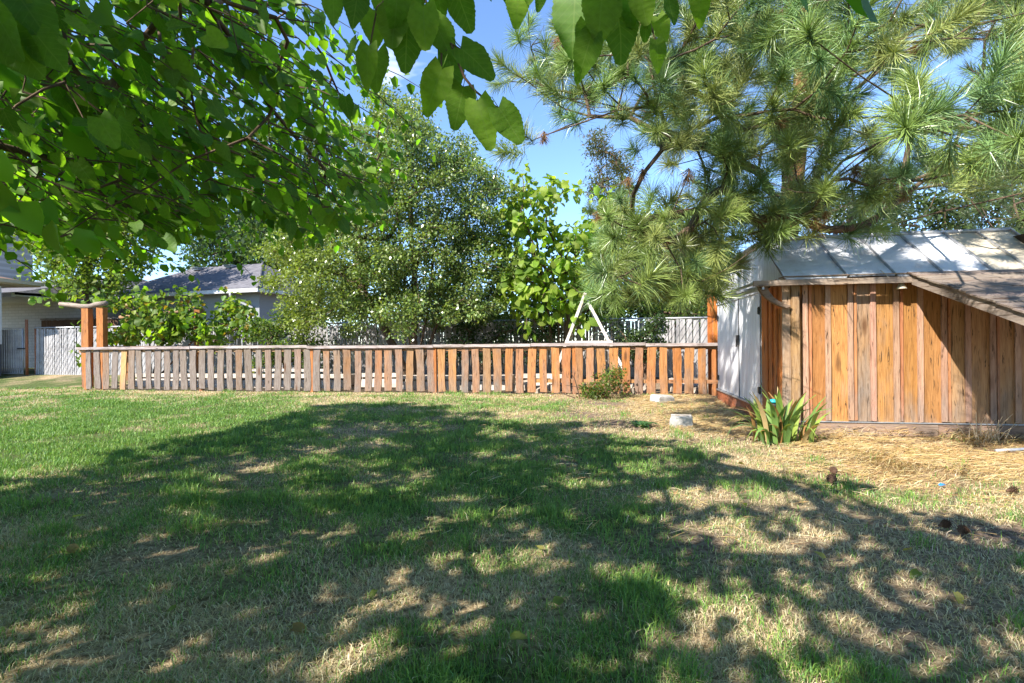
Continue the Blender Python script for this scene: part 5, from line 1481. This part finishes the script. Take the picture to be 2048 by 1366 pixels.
# shrub in front of the fence
t, B, P, D, col, r = tree_from_poly('fence_shrub', 'straggly green shrub with brown twigs growing in front of the orange pickets', 'shrub', 1215, 11.55, [(1170, 790), (1165, 765), (1185, 745), (1210, 742), (1245, 765), (1262, 790), (1240, 805), (1190, 805)], .35, 55, 36, .05, [(.13, .19, .035), (.08, .13, .03), (.26, .12, .05)], [3, 2, .8], .16, .5, [(1200, 770), (1225, 775), (1240, 780), (1185, 772)], .004, .02, None, 71, .1, None, 0)
add_cloud(t, B, P, D, col, r, .075, .42)
mb = MB()
for (a_, b_, c_) in (((1205, 800), (1215, 760), (1232, 742)), ((1180, 800), (1165, 775), (1130, 770)), ((1150, 796), (1120, 785), (1095, 792)), ((1240, 800), (1262, 780), (1268, 770)), ((1160, 798), (1150, 760), (1142, 745))):
    mb.tube([at(*a_, 11.5) - Vector(B), at(*b_, 11.45) - Vector(B), at(*c_, 11.4) - Vector(B)], [.014, .011, .005], 5, 0, False)
mb.build('bare_stems', M_TWIG, t, True)

# iris clump
ib = gnd(1566, 888)
iris = thing('iris_clump', 'clump of sword-shaped green iris leaves at the shed corner', 'plant', (ib.x, ib.y, gz(ib.x, ib.y)))
M_IRIS = leaf_mat('iris_leaf', False, .3, .45, .35, (1.1, 1.2, .5))
def sword(L, w, lean, curl, seed):
    r = random.Random(seed); mb = MB(); n = 7
    for i in range(n + 1):
        f = i / n; a = lean * f + curl * f ** 3
        x = L * math.sin(a) * f; z = L * math.cos(a * .8) * f
        ww = w * (.75 + .5 * f if f < .5 else 1.0 * (1 - ((f - .5) / .5) ** 2.2) + .001) * .5
        mb.v += [(x, -ww, z), (x - .006, 0, z + .002), (x, ww, z)]
    for i in range(n):
        for k in range(2):
            a = i * 3 + k; mb.f.append((a, a + 1, a + 4, a + 3)); mb.m.append(0)
    return mb.mesh('leaf', M_IRIS, True)
swm = [sword(.60, .075, .30, .15, 1), sword(.52, .07, .5, .35, 2), sword(.66, .072, .2, .10, 3), sword(.48, .05, .75, .9, 4), sword(.40, .045, .3, 1.4, 5)]
for i in range(62):
    a = random.uniform(0, 6.28); r_ = random.uniform(0, .26)
    kind = random.choice([0, 0, 1, 1, 2, 2, 3, 4])
    dead = random.random() < .16
    c = random.choice([(.20, .31, .06), (.16, .27, .07), (.26, .34, .07), (.14, .23, .08)]) if not dead else random.choice([(.42, .30, .14), (.30, .16, .06)])
    x = r_ * math.cos(a) * 1.6; y = r_ * math.sin(a) * .7
    link('leaf', swm[kind], iris, (x, y, -.02), (random.gauss(0, .08), random.gauss(0, .1), math.atan2(y, x) + random.gauss(0, .7)), None, random.uniform(.75, 1.15), (*c, 1))
# yellowing day lily by the gate, dark weed, dry stalks
def tuft_plant(name, label, cat, pos, n, L, cols, w=.03, spread=.9, group=None, base=.18):
    t = thing(name, label, cat, pos, 0, group)
    me = [sword(L * (.8 + .15 * k), w, spread * (.5 + .25 * k), .5, 10 + k) for k in range(3)]
    for i in range(n):
        a = random.uniform(0, 6.28); rr_ = random.uniform(0, base)
        link('leaf', me[i % 3], t, (rr_ * math.cos(a), rr_ * math.sin(a), -.02), (random.gauss(0, .1), random.gauss(0, .15), a), None, random.uniform(.7, 1.2), (*random.choice(cols), 1))
p = gnd(125, 745, .22); tuft_plant('day_lily', 'yellowing day lily clump at the foot of the slatted fence by the gate', 'plant', (p.x, p.y, gz(p.x, p.y)), 60, .85, [(.24, .26, .05), (.34, .30, .08), (.13, .2, .05), (.40, .30, .12)], .055, 1.0, None, .55)
p = gnd(1282, 856); tuft_plant('broad_weed', 'small dark green weed growing in the straw left of the concrete block', 'plant', (p.x, p.y, gz(p.x, p.y)), 26, .16, [(.05, .13, .035), (.07, .16, .04)], .05, 1.3, None, .12)
for (px, py, n, L, lab) in ((1965, 885, 26, .42, 'tangle of pale dry stalks leaning on the plinth under the lean-to'), (1702, 878, 8, .22, 'few dry stalks against the plinth right of the iris')):
    p = gnd(px, py); t = thing('dry_weed', lab, 'plant', (p.x, p.y, gz(p.x, p.y)), 0, 'dry weeds along the shed plinth')
    for i in range(n):
        a, b = random.uniform(-.22, .22), random.uniform(-.1, .1); l = L * random.uniform(.4, 1.1); dx, dy = random.uniform(-.8, .8) * l, random.uniform(-.5, .2) * l
        MB().tube([(a, b, -.02), (a + dx * .5, b + dy * .4, l * .55), (a + dx, b + dy, l * random.uniform(.6, 1.0))], [.006, .005, .002], 4, 0, False).build('stalk', M_STUBS, t)

# ------------------------------------------------------------------ grass and straw
def blades(N_, seed):
    r = np.random.default_rng(seed)
    z = 1.25 + (15.6 - 1.25) * r.random(N_) ** 1.12
    u = r.uniform(-1.2, 1.2, N_)
    x, y = u * z, z
    b = fence_b(x, y); s = (x - FA[0]) * UX + (y - FA[1]) * UY
    keep = ~((b > -.02) & (s > -.1)) & (b < 2.5)
    sa = (x - SHED_P0[0]) * UX + (y - SHED_P0[1]) * UY; sb = (x - SHED_P0[0]) * DX + (y - SHED_P0[1]) * DY
    keep &= ~((sa > -.02) & (sb > -.05))
    x, y = x[keep], y[keep]
    d, ba = dry_bare(x, y); st = straw_amt(x, y)
    tuft = fbm(x * 3.2, y * 3.2, 61, 3)
    pk = (1 - ba * .92) * (1 - st * .9) * np.clip(.45 + (tuft - .35) * 2.2, .25, 1)
    k2 = r.random(len(x)) < pk
    return x[k2], y[k2], d[k2], tuft[k2], r
x, y, d, tf, r = blades(720000, 5)
n = len(x); z0 = ground_h(x, y)
tb = sstep(.70, .86, vnoise(x * 3.1, y * 3.1, 133)) * (vnoise(x * .7, y * .7, 140) > .35)
isdry = r.random(n) < np.clip(d * 1.15 - .05, 0, 1) * .92 * (1 - .75 * tb)
H_ = (.030 + .035 * r.random(n)) * (1 + .7 * np.clip(tf - .5, -.3, .5)) * np.where(isdry, .75, 1.05) * (1 + .9 * tb)
az = r.uniform(0, 2 * math.pi, n); lean = np.where(isdry, r.uniform(.5, 1.9, n), r.uniform(.15, 1.1, n))
wid = (.0026 + .00052 * y) * r.uniform(.7, 1.3, n)
dirx, diry = np.cos(az), np.sin(az)
faz = r.uniform(0, math.pi, n); sx, sy_ = np.cos(faz) * wid * .5, np.sin(faz) * wid * .5
V = np.zeros((n, 5, 3))
V[:, 0] = np.stack([x - sx, y - sy_, z0 - .005], -1); V[:, 1] = np.stack([x + sx, y + sy_, z0 - .005], -1)
mx, my = x + dirx * H_ * lean * .35, y + diry * H_ * lean * .35
mz = z0 + H_ * (.62 - .12 * lean)
V[:, 2] = np.stack([mx + sx * .8, my + sy_ * .8, mz], -1); V[:, 3] = np.stack([mx - sx * .8, my - sy_ * .8, mz], -1)
V[:, 4] = np.stack([x + dirx * H_ * lean, y + diry * H_ * lean, z0 + H_ * np.clip(1.02 - .42 * lean, .12, 1)], -1)
col = np.where(isdry[:, None], pick_cols(n, [(.55, .45, .27), (.44, .35, .20), (.62, .54, .36)], [3, 2, 2], r), pick_cols(n, [(.170, .305, .052), (.125, .240, .050), (.230, .350, .066), (.100, .205, .062)], [3, 3, 2, 2], r))
bidx = np.arange(n)[:, None] * 5
Fc = np.concatenate([bidx + np.array([0, 1, 2]), bidx + np.array([0, 2, 3]), bidx + np.array([3, 2, 4])], 0)
o = link('grass', np_mesh('grass', V.reshape(-1, 3), Fc, M_GRASS, np.repeat(col, 5, axis=0)))
tag(o, 'patchy green and dry lawn grass covering the yard', 'grass'); o['kind'] = 'stuff'
print('grass blades', n)

def strawmesh(N_, seed):
    r = np.random.default_rng(seed)
    x, y = r.uniform(-.5, 8.5, N_), r.uniform(3.2, 12.5, N_)
    st = straw_amt(x, y)
    sa = (x - SHED_P0[0]) * UX + (y - SHED_P0[1]) * UY; sb = (x - SHED_P0[0]) * DX + (y - SHED_P0[1]) * DY
    k = (r.random(N_) < np.maximum(st * np.clip((fbm(x * 1.7, y * 1.7, 88, 3) - .28) * 3, .15, 1), .03)) & ~((sa > -.03) & (sb > .0)) & (fence_b(x, y) < -.05) & (np.abs(x) < 1.2 * y)
    x, y = x[k], y[k]; n = len(x); z = ground_h(x, y) + r.uniform(.0, .035, n)
    z = z + .10 * sstep(-1.0, -.05, sb[k]) * (sa[k] > .3) * r.random(n)
    flow = (fbm(x * 1.3, y * 1.3, 91, 2) - .5) * 5
    az = flow + r.normal(0, .9, n); L = r.uniform(.06, .17, n); w = (.0022 + .0005 * y)
    dx, dy = np.cos(az) * L * .5, np.sin(az) * L * .5; nx_, ny_ = -np.sin(az) * w * .5, np.cos(az) * w * .5
    c = r.normal(0, .02, n); lift = r.uniform(-.004, .02, n)
    V = np.zeros((n, 6, 3))
    for i, (f, cz) in enumerate(((-1, 0), (0, 1), (1, 0))):
        bx, by, bz = x + dx * f + nx_ / w * c * cz, y + dy * f + ny_ / w * c * cz, z + lift * (f + .2) * .9 + .006 * cz
        V[:, i * 2] = np.stack([bx - nx_, by - ny_, bz], -1); V[:, i * 2 + 1] = np.stack([bx + nx_, by + ny_, bz + .002], -1)
    bi = np.arange(n)[:, None] * 6
    Fc = np.concatenate([bi + np.array([0, 1, 3, 2]), bi + np.array([2, 3, 5, 4])], 0)
    col = pick_cols(n, [(.50, .37, .17), (.42, .29, .12), (.56, .46, .28), (.30, .19, .09)], [3, 3, 2, 2], r)
    return V.reshape(-1, 3), Fc, np.repeat(col, 6, axis=0), n
v, f, c, n = strawmesh(150000, 15)
o = link('fallen_needles', np_mesh('fallen_needles', v, f, M_GRASS, c))
tag(o, 'golden fallen pine needles and straw covering the ground by the shed', 'straw'); o['kind'] = 'stuff'
print('straw', n)

# fallen leaves scattered on the lawn
FL = [leaf_detail_mesh('fallen_leaf', M_LEAF1, 6, .02, .1, .35 + .1 * i, .25, None, 80 + i) for i in range(3)]
for i in range(20):
    px, py = random.uniform(60, 1980), random.uniform(850, 1340)
    p = gnd(px, py); sz = random.uniform(.045, .08)
    c = random.choice([(.42, .30, .14), (.30, .19, .09), (.45, .40, .14), (.20, .24, .06)])
    o = link('fallen_leaf', FL[i % 3], None, (p.x, p.y, gz(p.x, p.y) + .035), (random.gauss(0, .35), random.gauss(0, .35), random.uniform(0, 6.28)), None, sz, (*c, 1))
    tag(o, 'small curled dry leaf fallen on the lawn grass', 'fallen leaf', 'fallen leaves on the lawn')
